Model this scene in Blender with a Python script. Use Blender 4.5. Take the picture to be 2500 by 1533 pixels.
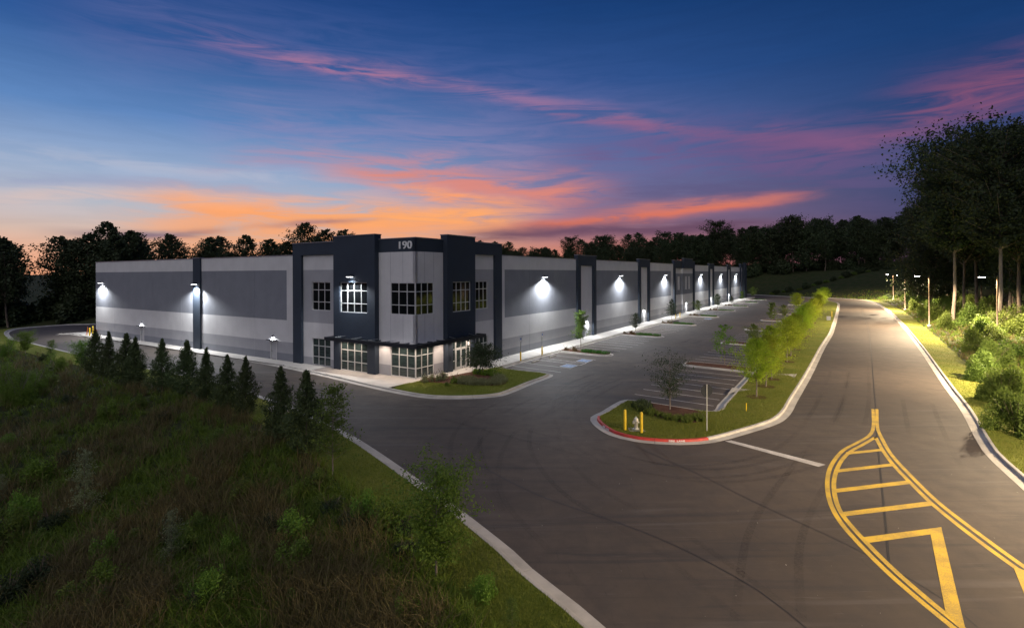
import bpy, math, random
import numpy as np
from mathutils import Vector, Matrix
from mathutils.geometry import tessellate_polygon

for _o in list(bpy.data.objects): bpy.data.objects.remove(_o)
SC = bpy.context.scene
COL = SC.collection
R = math.radians
# ------------------------------------------------------------------ camera
F, HC, ROLL = 1282.0, 10.0, 0.0038
cam_d = bpy.data.cameras.new('camera'); cam = bpy.data.objects.new('camera', cam_d); COL.objects.link(cam)
cam_d.sensor_width = 36.0; cam_d.lens = 36*F/2500; cam_d.shift_y = (668.5-766.5)/2500
cam_d.clip_start = 0.3; cam_d.clip_end = 9000
cam.location = (0, 0, HC)
cam.rotation_euler = (Matrix.Rotation(ROLL, 4, 'Y') @ Matrix.Rotation(R(90), 4, 'X')).to_euler()
SC.camera = cam
SC.view_settings.view_transform = 'Standard'; SC.view_settings.look = 'None'
SC.view_settings.gamma = 1.0; SC.view_settings.use_curve_mapping = False
SC.view_settings.exposure = 0.0
# light levels
P_LAMP, P_WALL, P_DOOR, P_CANOPY = 52000, 9000, 700, 200
SKY_NISHITA = 0.05

# ------------------------------------------------------------------ node helpers
class N:
    def __init__(s, nt): s.nt = nt; s.n = nt.nodes; s.l = nt.links
    def new(s, t, **k):
        n = s.n.new(t)
        for a, b in k.items(): setattr(n, a, b)
        return n
    def put(s, sock, v):
        if hasattr(v, 'node'): s.l.new(v, sock)
        else:
            if isinstance(v, (tuple, list)) and len(v) == 3 and len(sock.default_value) == 4: v = (*v, 1)
            sock.default_value = v
    def m(s, op, a, b=None, c=None, clamp=False):
        n = s.new('ShaderNodeMath', operation=op, use_clamp=clamp)
        for i, v in enumerate((a, b, c)):
            if v is not None: s.put(n.inputs[i], v)
        return n.outputs[0]
    def ramp(s, fac, pts, interp='LINEAR'):
        n = s.new('ShaderNodeValToRGB'); n.color_ramp.interpolation = interp
        e = n.color_ramp.elements
        while len(e) < len(pts): e.new(0.5)
        for i, (p, c) in enumerate(pts):
            e[i].position = p; e[i].color = (*c, 1) if len(c) == 3 else c
        s.put(n.inputs[0], fac); return n.outputs[0]
    def mix(s, fac, a, b, blend='MIX'):
        n = s.new('ShaderNodeMix', data_type='RGBA', blend_type=blend)
        s.put(n.inputs[0], fac); s.put(n.inputs[6], a); s.put(n.inputs[7], b); return n.outputs[2]
    def noise(s, vec, scale, detail=4, rough=0.55, dist=0.0):
        n = s.new('ShaderNodeTexNoise'); n.inputs['Scale'].default_value = scale
        n.inputs['Detail'].default_value = detail; n.inputs['Roughness'].default_value = rough
        n.inputs['Distortion'].default_value = dist
        if vec is not None: s.l.new(vec, n.inputs['Vector'])
        return n.outputs[0]
    def mapping(s, vec, scale=(1, 1, 1), rot=(0, 0, 0), loc=(0, 0, 0)):
        n = s.new('ShaderNodeMapping'); s.l.new(vec, n.inputs[0])
        n.inputs['Scale'].default_value = scale; n.inputs['Rotation'].default_value = rot; n.inputs['Location'].default_value = loc
        return n.outputs[0]
    def smooth(s, x, a, b):
        n = s.new('ShaderNodeMapRange', interpolation_type='SMOOTHSTEP')
        s.put(n.inputs[0], x); n.inputs[1].default_value = a; n.inputs[2].default_value = b
        return n.outputs[0]

def srgb(*c): return tuple((v/255/12.92 if v <= 10 else ((v/255+0.055)/1.055)**2.4) for v in c)

# ------------------------------------------------------------------ world: dusk sky
world = bpy.data.worlds.new('World'); SC.world = world; world.use_nodes = True
wn = N(world.node_tree); wn.n.clear()
tc = wn.new('ShaderNodeTexCoord'); vec = tc.outputs['Generated']
sp = wn.new('ShaderNodeSeparateXYZ'); wn.l.new(vec, sp.inputs[0]); X, Y, Z = sp.outputs
q = wn.m('ARCTAN2', X, Y)                                            # azimuth, 0 = north (+y)
hl = wn.m('SQRT', wn.m('ADD', wn.m('MULTIPLY', X, X), wn.m('MULTIPLY', Y, Y)))
e = wn.m('DIVIDE', Z, wn.m('MAXIMUM', hl, 0.02))                       # tan(elevation)
ef = wn.m('MULTIPLY', wn.m('MAXIMUM', e, 0.0), 1/0.6)
# the west (left) afterglow, the middle, and the dark east (right)
left = wn.ramp(ef, [(0.0, srgb(240,168,128)), (0.06, srgb(234,178,148)), (0.11, srgb(214,186,172)), (0.18, srgb(186,190,202)), (0.27, srgb(154,176,208)), (0.42, srgb(92,134,190)), (0.62, srgb(42,88,152)), (0.85, srgb(22,64,126))])
mid = wn.ramp(ef, [(0.0, srgb(216,126,100)), (0.08, srgb(204,130,116)), (0.16, srgb(152,120,146)), (0.27, srgb(118,117,162)), (0.42, srgb(84,108,164)), (0.6, srgb(46,84,146)), (0.82, srgb(22,64,122)), (1.0, srgb(14,50,108))])
right = wn.ramp(ef, [(0.0, srgb(68,54,84)), (0.12, srgb(60,66,106)), (0.28, srgb(52,72,118)), (0.42, srgb(36,66,118)), (0.6, srgb(20,60,114)), (0.85, srgb(6,46,96)), (1.0, srgb(4,38,84))])
hx = wn.m('DIVIDE', X, wn.m('MAXIMUM', hl, 0.02)); hy_ = wn.m('DIVIDE', Y, wn.m('MAXIMUM', hl, 0.02))
# closeness of the azimuth to the glow direction (-35 deg) so it wraps smoothly behind the camera
gl = wn.m('ADD', wn.m('MULTIPLY', hx, math.sin(R(-40))), wn.m('MULTIPLY', hy_, math.cos(R(-40))))
c1 = wn.mix(wn.smooth(gl, 0.10, 0.80), right, mid)
base = wn.mix(wn.smooth(gl, 0.66, 0.98), c1, left)
# clouds: warped streaks, placed by azimuth and elevation
cq = wn.new('ShaderNodeCombineXYZ'); wn.put(cq.inputs[0], q); wn.put(cq.inputs[1], e)
w1 = wn.m('SUBTRACT', wn.noise(wn.mapping(cq.outputs[0], (4, 9, 1)), 1.0, 4), 0.5)
w2 = wn.m('SUBTRACT', wn.noise(wn.mapping(cq.outputs[0], (9, 60, 1), (0, 0, R(4))), 1.0, 6, 0.6, 0.6), 0.5)
wisp = wn.noise(wn.mapping(cq.outputs[0], (5.5, 42, 1), (0, 0, R(-5)), (3, 1, 0)), 1.0, 7, 0.62, 0.8)
sky = base
def azel(px, py):
    x = (px-1250)/F; z = -(py-668.5)/F
    return math.atan(x), z/math.sqrt(1+x*x)
def cloud(p0, p1, p2, width, col, strength, warp=0.05, lo=0.38, hi=0.62, q0=None, q1=None):
    global sky
    A = [azel(*p) for p in (p0, p1, p2)]
    k = np.polyfit([a[0] for a in A], [a[1] for a in A], 2)
    line = wn.m('ADD', wn.m('MULTIPLY', wn.m('ADD', wn.m('MULTIPLY', q, float(k[0])), float(k[1])), q), float(k[2]))
    dd = wn.m('ADD', wn.m('SUBTRACT', e, line), wn.m('MULTIPLY', w1, warp))
    dd = wn.m('ADD', dd, wn.m('MULTIPLY', w2, warp*0.5))
    g = wn.m('EXPONENT', wn.m('MULTIPLY', wn.m('MULTIPLY', dd, dd), -1.0/(width*width)))
    a0 = A[0][0]; a1 = A[2][0]
    win = wn.m('MULTIPLY', wn.smooth(q, a0-0.06, a0+0.12), wn.m('SUBTRACT', 1.0, wn.smooth(q, a1-0.12, a1+0.06)))
    f = wn.m('MULTIPLY', wn.m('MULTIPLY', g, win), wn.m('MULTIPLY', wn.smooth(wisp, lo, hi), strength), clamp=True)
    sky = wn.mix(f, sky, col)
PK = srgb(176,98,128); OR = srgb(240,146,108); OP = srgb(236,128,98)
cloud((100, 20), (900, 200), (1750, 400), 0.085, srgb(112,110,160), 0.36, 0.06, 0.2, 0.7)
cloud((430, 75), (1080, 205), (1700, 330), 0.016, srgb(170,120,154), 0.6, 0.05, 0.36, 0.66)
cloud((650, 130), (900, 180), (1150, 225), 0.012, srgb(190,122,146), 0.6, 0.04, 0.4, 0.66)
cloud((1300, 265), (1750, 328), (2250, 350), 0.013, srgb(156,98,132), 0.6, 0.04, 0.32, 0.62)
cloud((1500, 320), (1850, 345), (2200, 380), 0.04, srgb(100,84,134), 0.5, 0.06, 0.25, 0.6)
cloud((1800, 345), (2250, 310), (2600, 170), 0.026, srgb(132,84,124), 0.5, 0.06, 0.30, 0.6)
cloud((2150, 300), (2350, 240), (2700, 150), 0.040, srgb(164,88,112), 0.55, 0.06, 0.34, 0.62)
cloud((1300, 400), (1700, 390), (2200, 440), 0.040, srgb(110,84,130), 0.6, 0.08)
cloud((500, 300), (900, 340), (1400, 400), 0.050, srgb(150,134,172), 0.45, 0.09, 0.3, 0.65)
cloud((-200, 350), (250, 385), (800, 450), 0.012, srgb(178,184,204), 0.6, 0.05, 0.3, 0.6)
cloud((-200, 420), (250, 440), (800, 480), 0.012, srgb(140,150,186), 0.5, 0.05, 0.3, 0.6)
cloud((-200, 480), (300, 480), (800, 500), 0.014, srgb(220,190,180), 0.6, 0.05, 0.3, 0.6)
cloud((500, 390), (900, 385), (1300, 420), 0.016, srgb(186,140,160), 0.6, 0.06, 0.34, 0.62)
cloud((780, 420), (1150, 450), (1500, 475), 0.028, srgb(226,134,114), 0.85, 0.07, 0.28, 0.58)
cloud((950, 455), (1180, 492), (1350, 510), 0.011, srgb(255,160,104), 0.9, 0.05, 0.3, 0.6)
cloud((330, 500), (750, 528), (1300, 535), 0.030, srgb(250,164,108), 1.0, 0.06, 0.26, 0.56)
cloud((420, 490), (520, 500), (640, 515), 0.010, srgb(255,172,116), 0.8, 0.04, 0.3, 0.6)
cloud((650, 540), (950, 528), (1250, 535), 0.012, srgb(255,172,108), 0.85, 0.05, 0.28, 0.58)
cloud((300, 560), (700, 585), (1250, 590), 0.034, srgb(246,166,114), 0.85, 0.05, 0.3, 0.6)
cloud((1400, 500), (1800, 470), (2250, 440), 0.030, srgb(84,80,122), 0.6, 0.06, 0.3, 0.6)
cloud((1230, 556), (1600, 525), (1950, 484), 0.010, srgb(224,118,92), 0.9, 0.035, 0.26, 0.55)
cloud((1450, 515), (1700, 500), (1980, 482), 0.008, srgb(214,126,110), 0.6, 0.03, 0.3, 0.6)
cloud((150, 566), (350, 572), (560, 560), 0.006, srgb(110,100,128), 0.85, 0.02, 0.2, 0.5)
cloud((1100, 585), (1500, 562), (1950, 560), 0.014, srgb(96,66,94), 0.85, 0.03, 0.2, 0.5)
cloud((640, 548), (780, 540), (900, 533), 0.005, srgb(140,110,130), 0.8, 0.02, 0.2, 0.5)
sky = wn.mix(0.9, sky, wn.mix(wn.smooth(wisp, 0.3, 0.7), (0.95, 0.95, 0.96), (1.05, 1.04, 1.04)), 'MULTIPLY')
_hs = wn.new('ShaderNodeHueSaturation'); wn.put(_hs.inputs['Color'], sky); _hs.inputs['Saturation'].default_value = 1.0; _hs.inputs['Value'].default_value = 0.97; sky = _hs.outputs[0]
below = wn.smooth(e, -0.03, 0.0)
sky = wn.mix(below, srgb(28, 28, 32), sky)
ns = wn.new('ShaderNodeTexSky', sky_type='NISHITA'); ns.sun_disc = False
ns.sun_elevation = R(-3.0); ns.sun_rotation = R(-20); ns.air_density = 1.2; ns.dust_density = 1.5
bg1 = wn.new('ShaderNodeBackground'); wn.l.new(sky, bg1.inputs[0]); bg1.inputs[1].default_value = 1.0
bg2 = wn.new('ShaderNodeBackground'); wn.l.new(ns.outputs[0], bg2.inputs[0]); bg2.inputs[1].default_value = SKY_NISHITA
ad = wn.new('ShaderNodeAddShader'); wn.l.new(bg1.outputs[0], ad.inputs[0]); wn.l.new(bg2.outputs[0], ad.inputs[1])
wo = wn.new('ShaderNodeOutputWorld'); wn.l.new(ad.outputs[0], wo.inputs[0])

sun_d = bpy.data.lights.new('sun', 'SUN'); sun_d.energy = 1.0; sun_d.angle = R(90); sun_d.color = (1.0, 0.95, 0.94)   # the bright twilight sky as one very soft sun
sun = bpy.data.objects.new('sun', sun_d); COL.objects.link(sun); sun.rotation_euler = Vector((-0.30, -0.75, 0.85)).to_track_quat('Z', 'Y').to_euler()

# ------------------------------------------------------------------ materials
def mat(name, col, rough=0.8, metal=0.0, var=0.12, nscale=3.0, bump=0.0, bscale=30.0, streak=0.0, emit=None, estr=0.0, spec=None, coords='Object', stretch=(1, 1, 1)):
    m = bpy.data.materials.new(name); m.use_nodes = True
    t = N(m.node_tree); b = t.n['Principled BSDF']
    co = t.new('ShaderNodeTexCoord').outputs[coords]
    c2 = t.mapping(co, stretch)
    f = t.noise(c2, nscale, 6, 0.6)
    lo = tuple(v*(1-var) for v in col); hi = tuple(min(1, v*(1+var)) for v in col)
    cc = t.mix(t.smooth(f, 0.3, 0.7), lo, hi)
    if streak:
        s2 = t.noise(t.mapping(co, (3.0, 3.0, 0.15)), 2.0, 4, 0.6)
        cc = t.mix(t.m('MULTIPLY', t.smooth(s2, 0.45, 0.75), streak), cc, tuple(v*0.62 for v in col))
    t.l.new(cc, b.inputs['Base Color'])
    b.inputs['Roughness'].default_value = rough; b.inputs['Metallic'].default_value = metal
    if spec is not None: b.inputs['Specular IOR Level'].default_value = spec
    if bump:
        bp = t.new('ShaderNodeBump'); bp.inputs['Strength'].default_value = bump; bp.inputs['Distance'].default_value = 0.02
        t.l.new(t.noise(co, bscale, 4, 0.6), bp.inputs['Height']); t.l.new(bp.outputs[0], b.inputs['Normal'])
    if emit:
        b.inputs['Emission Color'].default_value = (*emit, 1); b.inputs['Emission Strength'].default_value = estr
    return m

def leaf_mat(name, dark, light, trans=0.25, rough=0.6):
    m = bpy.data.materials.new(name); m.use_nodes = True
    t = N(m.node_tree); b = t.n['Principled BSDF']; out = t.n['Material Output']
    g = t.new('ShaderNodeNewGeometry'); oi = t.new('ShaderNodeObjectInfo')
    co = t.new('ShaderNodeTexCoord').outputs['Object']
    f = t.m('ADD', t.m('MULTIPLY', g.outputs['Random Per Island'], 0.55), t.m('MULTIPLY', t.noise(co, 0.9, 3), 0.45))
    c = t.mix(f, dark, light)
    hs = t.new('ShaderNodeHueSaturation'); t.l.new(c, hs.inputs['Color'])
    t.l.new(t.m('ADD', t.m('MULTIPLY', oi.outputs['Random'], 0.03), 0.485), hs.inputs['Hue'])
    t.l.new(t.m('ADD', t.m('MULTIPLY', oi.outputs['Random'], 0.35), 0.82), hs.inputs['Value'])
    t.l.new(hs.outputs[0], b.inputs['Base Color']); b.inputs['Roughness'].default_value = rough
    b.inputs['Specular IOR Level'].default_value = 0.25
    tr = t.new('ShaderNodeBsdfTranslucent'); t.l.new(hs.outputs[0], tr.inputs[0])
    mx = t.new('ShaderNodeMixShader'); mx.inputs[0].default_value = trans
    t.l.new(b.outputs[0], mx.inputs[1]); t.l.new(tr.outputs[0], mx.inputs[2]); t.l.new(mx.outputs[0], out.inputs[0])
    return m

def asphalt_mat():
    m = bpy.data.materials.new('asphalt'); m.use_nodes = True
    t = N(m.node_tree); b = t.n['Principled BSDF']
    co = t.new('ShaderNodeTexCoord').outputs['Object']
    big = t.noise(co, 0.09, 5, 0.6); med = t.noise(co, 0.9, 6, 0.65); fine = t.noise(co, 38, 3, 0.7)
    c = t.mix(t.smooth(big, 0.3, 0.7), (0.060, 0.047, 0.036), (0.096, 0.075, 0.057))
    c = t.mix(t.m('MULTIPLY', t.smooth(med, 0.35, 0.7), 0.5), c, (0.052, 0.045, 0.043))
    # paving lanes and tyre sweeps, in three directions
    for rot, sc, amt, colr in ((57, (0.05, 0.75, 1), 0.8, (0.040, 0.035, 0.034)), (-25, (0.06, 0.9, 1), 0.6, (0.105, 0.09, 0.08)), (20, (0.09, 1.6, 1), 0.65, (0.042, 0.037, 0.036))):
        v = t.mapping(co, sc, (0, 0, R(rot)), (rot, 2, 0))
        n1 = t.noise(v, 1.0, 4, 0.55, 1.2)
        c = t.mix(t.m('MULTIPLY', t.smooth(n1, 0.56, 0.72), amt), c, colr)
    sc_ = t.noise(t.mapping(co, (0.35, 6, 1), (0, 0, R(32))), 1.0, 5, 0.6, 2.0)
    c = t.mix(t.m('MULTIPLY', t.smooth(sc_, 0.60, 0.76), 0.5), c, (0.15, 0.13, 0.115))
    sc2 = t.noise(t.mapping(co, (7, 0.5, 1), (0, 0, R(-32))), 1.0, 5, 0.6, 2.0)
    c = t.mix(t.m('MULTIPLY', t.smooth(sc2, 0.60, 0.76), 0.5), c, (0.03, 0.027, 0.027))
    c = t.mix(t.m('MULTIPLY', t.smooth(fine, 0.6, 0.8), 0.35), c, (0.14, 0.125, 0.115))
    t.l.new(c, b.inputs['Base Color'])
    t.l.new(t.m('ADD', 0.62, t.m('MULTIPLY', med, 0.25)), b.inputs['Roughness'])
    b.inputs['Specular IOR Level'].default_value = 0.35
    bp = t.new('ShaderNodeBump'); bp.inputs['Strength'].default_value = 0.5; bp.inputs['Distance'].default_value = 0.01
    t.l.new(fine, bp.inputs['Height']); t.l.new(bp.outputs[0], b.inputs['Normal'])
    return m

def ground_mat(name, cols, s1=0.5, s2=6.0, bump=0.6):
    m = bpy.data.materials.new(name); m.use_nodes = True
    t = N(m.node_tree); b = t.n['Principled BSDF']
    co = t.new('ShaderNodeTexCoord').outputs['Object']
    a = t.noise(co, s1, 5, 0.6); f = t.noise(co, s2, 6, 0.7)
    c = t.mix(t.smooth(a, 0.35, 0.65), cols[0], cols[1])
    c = t.mix(t.m('MULTIPLY', t.smooth(f, 0.42, 0.66), 0.7), c, cols[2])
    t.l.new(c, b.inputs['Base Color']); b.inputs['Roughness'].default_value = 0.95; b.inputs['Specular IOR Level'].default_value = 0.1
    bp = t.new('ShaderNodeBump'); bp.inputs['Strength'].default_value = bump; bp.inputs['Distance'].default_value = 0.06
    t.l.new(t.noise(co, s2*3, 5, 0.7), bp.inputs['Height']); t.l.new(bp.outputs[0], b.inputs['Normal'])
    return m

def paint_mat(name, col, wear=0.3):
    m = bpy.data.materials.new(name); m.use_nodes = True
    t = N(m.node_tree); b = t.n['Principled BSDF']
    co = t.new('ShaderNodeTexCoord').outputs['Object']
    f = t.noise(co, 24, 6, 0.75); g = t.noise(co, 1.1, 4, 0.6)
    k = t.m('MULTIPLY', t.smooth(t.m('ADD', t.m('MULTIPLY', f, 0.75), t.m('MULTIPLY', g, 0.5)), 0.54, 0.74), wear)
    c = t.mix(k, col, (0.11, 0.1, 0.08)); c = t.mix(t.m('MULTIPLY', t.smooth(g, 0.4, 0.7), 0.3), c, tuple(v*0.75 for v in col))
    t.l.new(c, b.inputs['Base Color']); b.inputs['Roughness'].default_value = 0.75
    return m

M = {}
M['asphalt'] = asphalt_mat()
M['ground'] = ground_mat('rough_ground', ((0.030, 0.044, 0.014), (0.055, 0.054, 0.024), (0.016, 0.024, 0.009)))
M['lawn'] = ground_mat('lawn_grass', ((0.15, 0.18, 0.028), (0.23, 0.225, 0.05), (0.10, 0.13, 0.020)), 0.35, 9.0)
M['mulch'] = ground_mat('pine_mulch', ((0.085, 0.040, 0.025), (0.13, 0.065, 0.040), (0.040, 0.022, 0.016)), 1.5, 14.0)
M['concrete'] = mat('kerb_concrete', (0.44, 0.41, 0.36), 0.85, var=0.16, nscale=0.8, bump=0.25, bscale=40)
M['sidewalk'] = mat('sidewalk_concrete', (0.50, 0.47, 0.42), 0.85, var=0.12, nscale=0.6, bump=0.25, bscale=50)
M['red_paint'] = mat('red_kerb_paint', (0.42, 0.035, 0.022), 0.6, var=0.15, nscale=4)
M['light'] = mat('light_grey_paint', (0.60, 0.59, 0.58), 0.75, var=0.05, nscale=0.5, bump=0.12, bscale=12, streak=0.12)
M['midg'] = mat('mid_grey_paint', (0.34, 0.34, 0.355), 0.75, var=0.05, nscale=0.5, bump=0.12, bscale=12, streak=0.12)
M['darkg'] = mat('dark_grey_paint', (0.20, 0.21, 0.235), 0.75, var=0.06, nscale=0.5, bump=0.12, bscale=12, streak=0.12)
M['navy'] = mat('navy_paint', (0.020, 0.031, 0.048), 0.7, var=0.08, nscale=0.6, bump=0.15, bscale=14)
M['roofm'] = mat('roof_membrane', (0.42, 0.42, 0.42), 0.85, var=0.1, nscale=0.2)
M['coping'] = mat('metal_coping', (0.25, 0.24, 0.25), 0.5, 0.5)
M['frame'] = mat('window_frame', (0.62, 0.62, 0.60), 0.45, 0.2, var=0.04)
M['glass'] = mat('dark_glass', (0.006, 0.007, 0.008), 0.06, var=0.2, nscale=1)
M['film'] = mat('filmed_glass', (0.030, 0.046, 0.045), 0.12, var=0.5, nscale=1.3, stretch=(0.8, 0.8, 7.0), bump=0.3, bscale=3)
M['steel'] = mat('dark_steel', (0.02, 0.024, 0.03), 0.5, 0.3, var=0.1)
M['soffit'] = mat('soffit', (0.5, 0.47, 0.44), 0.7, var=0.05)
M['door'] = mat('door_paint', (0.42, 0.42, 0.43), 0.5, var=0.05)
M['bronze'] = mat('bronze_pole', (0.10, 0.075, 0.055), 0.4, 0.5, var=0.1)
M['galv'] = mat('galvanised_steel', (0.42, 0.43, 0.42), 0.45, 0.7, var=0.12, nscale=9)
M['yellow'] = mat('yellow_post', (0.78, 0.52, 0.02), 0.45, var=0.08)
M['silver'] = mat('hydrant_silver', (0.62, 0.60, 0.52), 0.35, 0.5, var=0.15, nscale=8)
M['redmetal'] = mat('red_metal', (0.5, 0.03, 0.02), 0.45, var=0.1)
M['orange'] = mat('orange_plastic', (0.8, 0.2, 0.04), 0.6, var=0.1)
M['ypaint'] = paint_mat('yellow_road_paint', (0.62, 0.40, 0.03), 0.6)
M['wpaint'] = paint_mat('white_road_paint', (0.60, 0.57, 0.53), 0.6)
M['bpaint'] = paint_mat('blue_road_paint', (0.16, 0.28, 0.50), 0.35)
M['seam'] = mat('tar_seam', (0.018, 0.016, 0.015), 0.6, var=0.2)
M['signblue'] = mat('sign_blue', (0.05, 0.14, 0.5), 0.5)
M['white'] = mat('white_paint', (0.75, 0.75, 0.72), 0.5, var=0.04)
M['bark'] = mat('bark', (0.14, 0.105, 0.075), 0.9, var=0.35, nscale=6, bump=0.8, bscale=9, stretch=(1, 1, 0.2))
M['barkpale'] = mat('pale_bark', (0.20, 0.165, 0.13), 0.9, var=0.35, nscale=5, bump=0.9, bscale=7, stretch=(1, 1, 0.2))
M['ledw'] = mat('lamp_lens_white', (1, 1, 1), 0.5, emit=(0.95, 0.97, 1.0), estr=12)
M['ledy'] = mat('lamp_lens_warm', (1, 1, 1), 0.5, emit=(1.0, 0.86, 0.75), estr=7)
M['leds'] = mat('street_lamp_lens', (1, 1, 1), 0.5, emit=(1.0, 0.90, 0.86), estr=40)
M['tag'] = mat('paper_notice', (0.8, 0.8, 0.78), 0.7, var=0.02)
M['leaf_bright'] = leaf_mat('leaf_oak_young', (0.22, 0.32, 0.015), (0.48, 0.56, 0.050), 0.5)
M['leaf_mid'] = leaf_mat('leaf_green', (0.07, 0.12, 0.020), (0.18, 0.24, 0.045), 0.38)
M['leaf_dark'] = leaf_mat('leaf_dark', (0.028, 0.045, 0.018), (0.055, 0.075, 0.030), 0.2)
M['leaf_wood'] = leaf_mat('leaf_wood', (0.030, 0.045, 0.018), (0.060, 0.078, 0.030), 0.12)
M['leaf_juniper'] = leaf_mat('leaf_juniper', (0.040, 0.064, 0.020), (0.095, 0.125, 0.040), 0.1)
M['leaf_willow'] = leaf_mat('leaf_willow', (0.09, 0.17, 0.018), (0.21, 0.33, 0.05), 0.35)
M['leaf_red'] = leaf_mat('leaf_russet', (0.10, 0.065, 0.02), (0.18, 0.12, 0.04), 0.3)
M['leaf_pale'] = leaf_mat('leaf_pale', (0.11, 0.14, 0.05), (0.34, 0.37, 0.20), 0.3)
M['grass_lawn'] = leaf_mat('grass_lawn', (0.11, 0.15, 0.018), (0.23, 0.25, 0.04), 0.35)
M['grass_green'] = leaf_mat('grass_green', (0.06, 0.12, 0.010), (0.19, 0.27, 0.03), 0.3)
M['grass_tan'] = leaf_mat('grass_tan', (0.080, 0.068, 0.022), (0.27, 0.225, 0.085), 0.3)
M['strap_leaf'] = leaf_mat('strap_leaf', (0.04, 0.12, 0.02), (0.10, 0.24, 0.04), 0.3)

# ------------------------------------------------------------------ geometry helpers
C0 = np.array([-9.108, 49.478]); TH = R(32.35)
U = np.array([math.sin(TH), math.cos(TH)]); NN = np.array([math.cos(TH), -math.sin(TH)])
def B(d, s): return C0 + d*NN + s*U                  # building frame -> world
def px2w(px, py, z=0.0):
    dx = (px-1250)/F; dz = -(py-668.5)/F; c, s = math.cos(ROLL), math.sin(ROLL)
    rx, rz = dx*c+dz*s, -dx*s+dz*c
    t = (z-HC)/rz; return np.array([rx*t, t])

class MB:
    def __init__(s): s.v = []; s.f = []; s.mi = []
    def quad(s, a, b, c, d, m=0):
        n = len(s.v); s.v += [a, b, c, d]; s.f.append((n, n+1, n+2, n+3)); s.mi.append(m)
    def poly(s, pts, m=0):
        n = len(s.v); s.v += list(pts); s.f.append(tuple(range(n, n+len(pts)))); s.mi.append(m)
    def box(s, x0, x1, y0, y1, z0, z1, m=0):
        n = len(s.v)
        s.v += [(x0,y0,z0),(x1,y0,z0),(x1,y1,z0),(x0,y1,z0),(x0,y0,z1),(x1,y0,z1),(x1,y1,z1),(x0,y1,z1)]
        for f in ((0,3,2,1),(4,5,6,7),(0,1,5,4),(1,2,6,5),(2,3,7,6),(3,0,4,7)):
            s.f.append(tuple(n+i for i in f)); s.mi.append(m)
    def tube(s, pts, rad, k=8, m=0, cap=True):
        pts = [Vector(p) for p in pts]; n0 = len(s.v)
        for i, p in enumerate(pts):
            d = (pts[min(i+1, len(pts)-1)]-pts[max(i-1, 0)]).normalized()
            a = d.cross(Vector((0, 0, 1)) if abs(d.z) < 0.9 else Vector((1, 0, 0))).normalized(); b = d.cross(a)
            r = rad[i] if isinstance(rad, (list, tuple)) else rad
            for j in range(k):
                t = 2*math.pi*j/k; s.v.append(tuple(p+a*math.cos(t)*r+b*math.sin(t)*r))
        for i in range(len(pts)-1):
            for j in range(k):
                s.f.append((n0+i*k+j, n0+i*k+(j+1) % k, n0+(i+1)*k+(j+1) % k, n0+(i+1)*k+j)); s.mi.append(m)
        if cap:
            s.f.append(tuple(n0+j for j in range(k))); s.mi.append(m)
            s.f.append(tuple(n0+(len(pts)-1)*k+j for j in reversed(range(k)))); s.mi.append(m)
    def lathe(s, prof, k=16, c=(0, 0, 0), m=0):
        n0 = len(s.v)
        for r, z in prof:
            for j in range(k):
                t = 2*math.pi*j/k; s.v.append((c[0]+r*math.cos(t), c[1]+r*math.sin(t), c[2]+z))
        for i in range(len(prof)-1):
            for j in range(k):
                s.f.append((n0+i*k+j, n0+i*k+(j+1) % k, n0+(i+1)*k+(j+1) % k, n0+(i+1)*k+j)); s.mi.append(m)
    def build(s, name, mats, parent=None, smooth=False, loc=None, rotz=0):
        me = bpy.data.meshes.new(name); me.from_pydata([tuple(map(float, p)) for p in s.v], [], s.f)
        if not isinstance(mats, (list, tuple)): mats = [mats]
        for m in mats: me.materials.append(m)
        if len(mats) > 1: me.polygons.foreach_set('material_index', s.mi)
        if smooth: me.polygons.foreach_set('use_smooth', [True]*len(me.polygons))
        me.update()
        return link(name, me, parent, loc, rotz)

def link(name, me, parent=None, loc=None, rotz=0):
    o = bpy.data.objects.new(name, me); COL.objects.link(o)
    if parent: o.parent = parent
    if loc is not None: o.location = loc
    o.rotation_euler[2] = rotz
    return o
def tag(o, label=None, cat=None, group=None, kind=None):
    if label: o['label'] = label
    if cat: o['category'] = cat
    if group: o['group'] = group
    if kind: o['kind'] = kind
    return o
def thing(name, label, cat, loc, rotz=0, group=None):
    o = bpy.data.objects.new(name, None); COL.objects.link(o); o.empty_display_size = 0.3
    o.location = (float(loc[0]), float(loc[1]), float(loc[2]) if len(loc) > 2 else 0.0); o.rotation_euler[2] = rotz
    return tag(o, label, cat, group)
def copy_tree(o, parent=None):
    c = o.copy(); COL.objects.link(c); c.parent = parent
    for ch in list(o.children): copy_tree(ch, c)
    return c
def flat_mesh(name, pts, z, m, parent=None):
    me = bpy.data.meshes.new(name)
    v = [(float(p[0]), float(p[1]), z) for p in pts]
    tr = tessellate_polygon([[Vector(p) for p in v]])
    fs = []
    for a, b, c in tr:
        A, Bv, Cc = v[a], v[b], v[c]
        if (Bv[0]-A[0])*(Cc[1]-A[1])-(Bv[1]-A[1])*(Cc[0]-A[0]) < 0: fs.append((a, c, b))
        else: fs.append((a, b, c))
    me.from_pydata(v, [], fs); me.materials.append(m); me.update()
    return link(name, me, parent)
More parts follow.
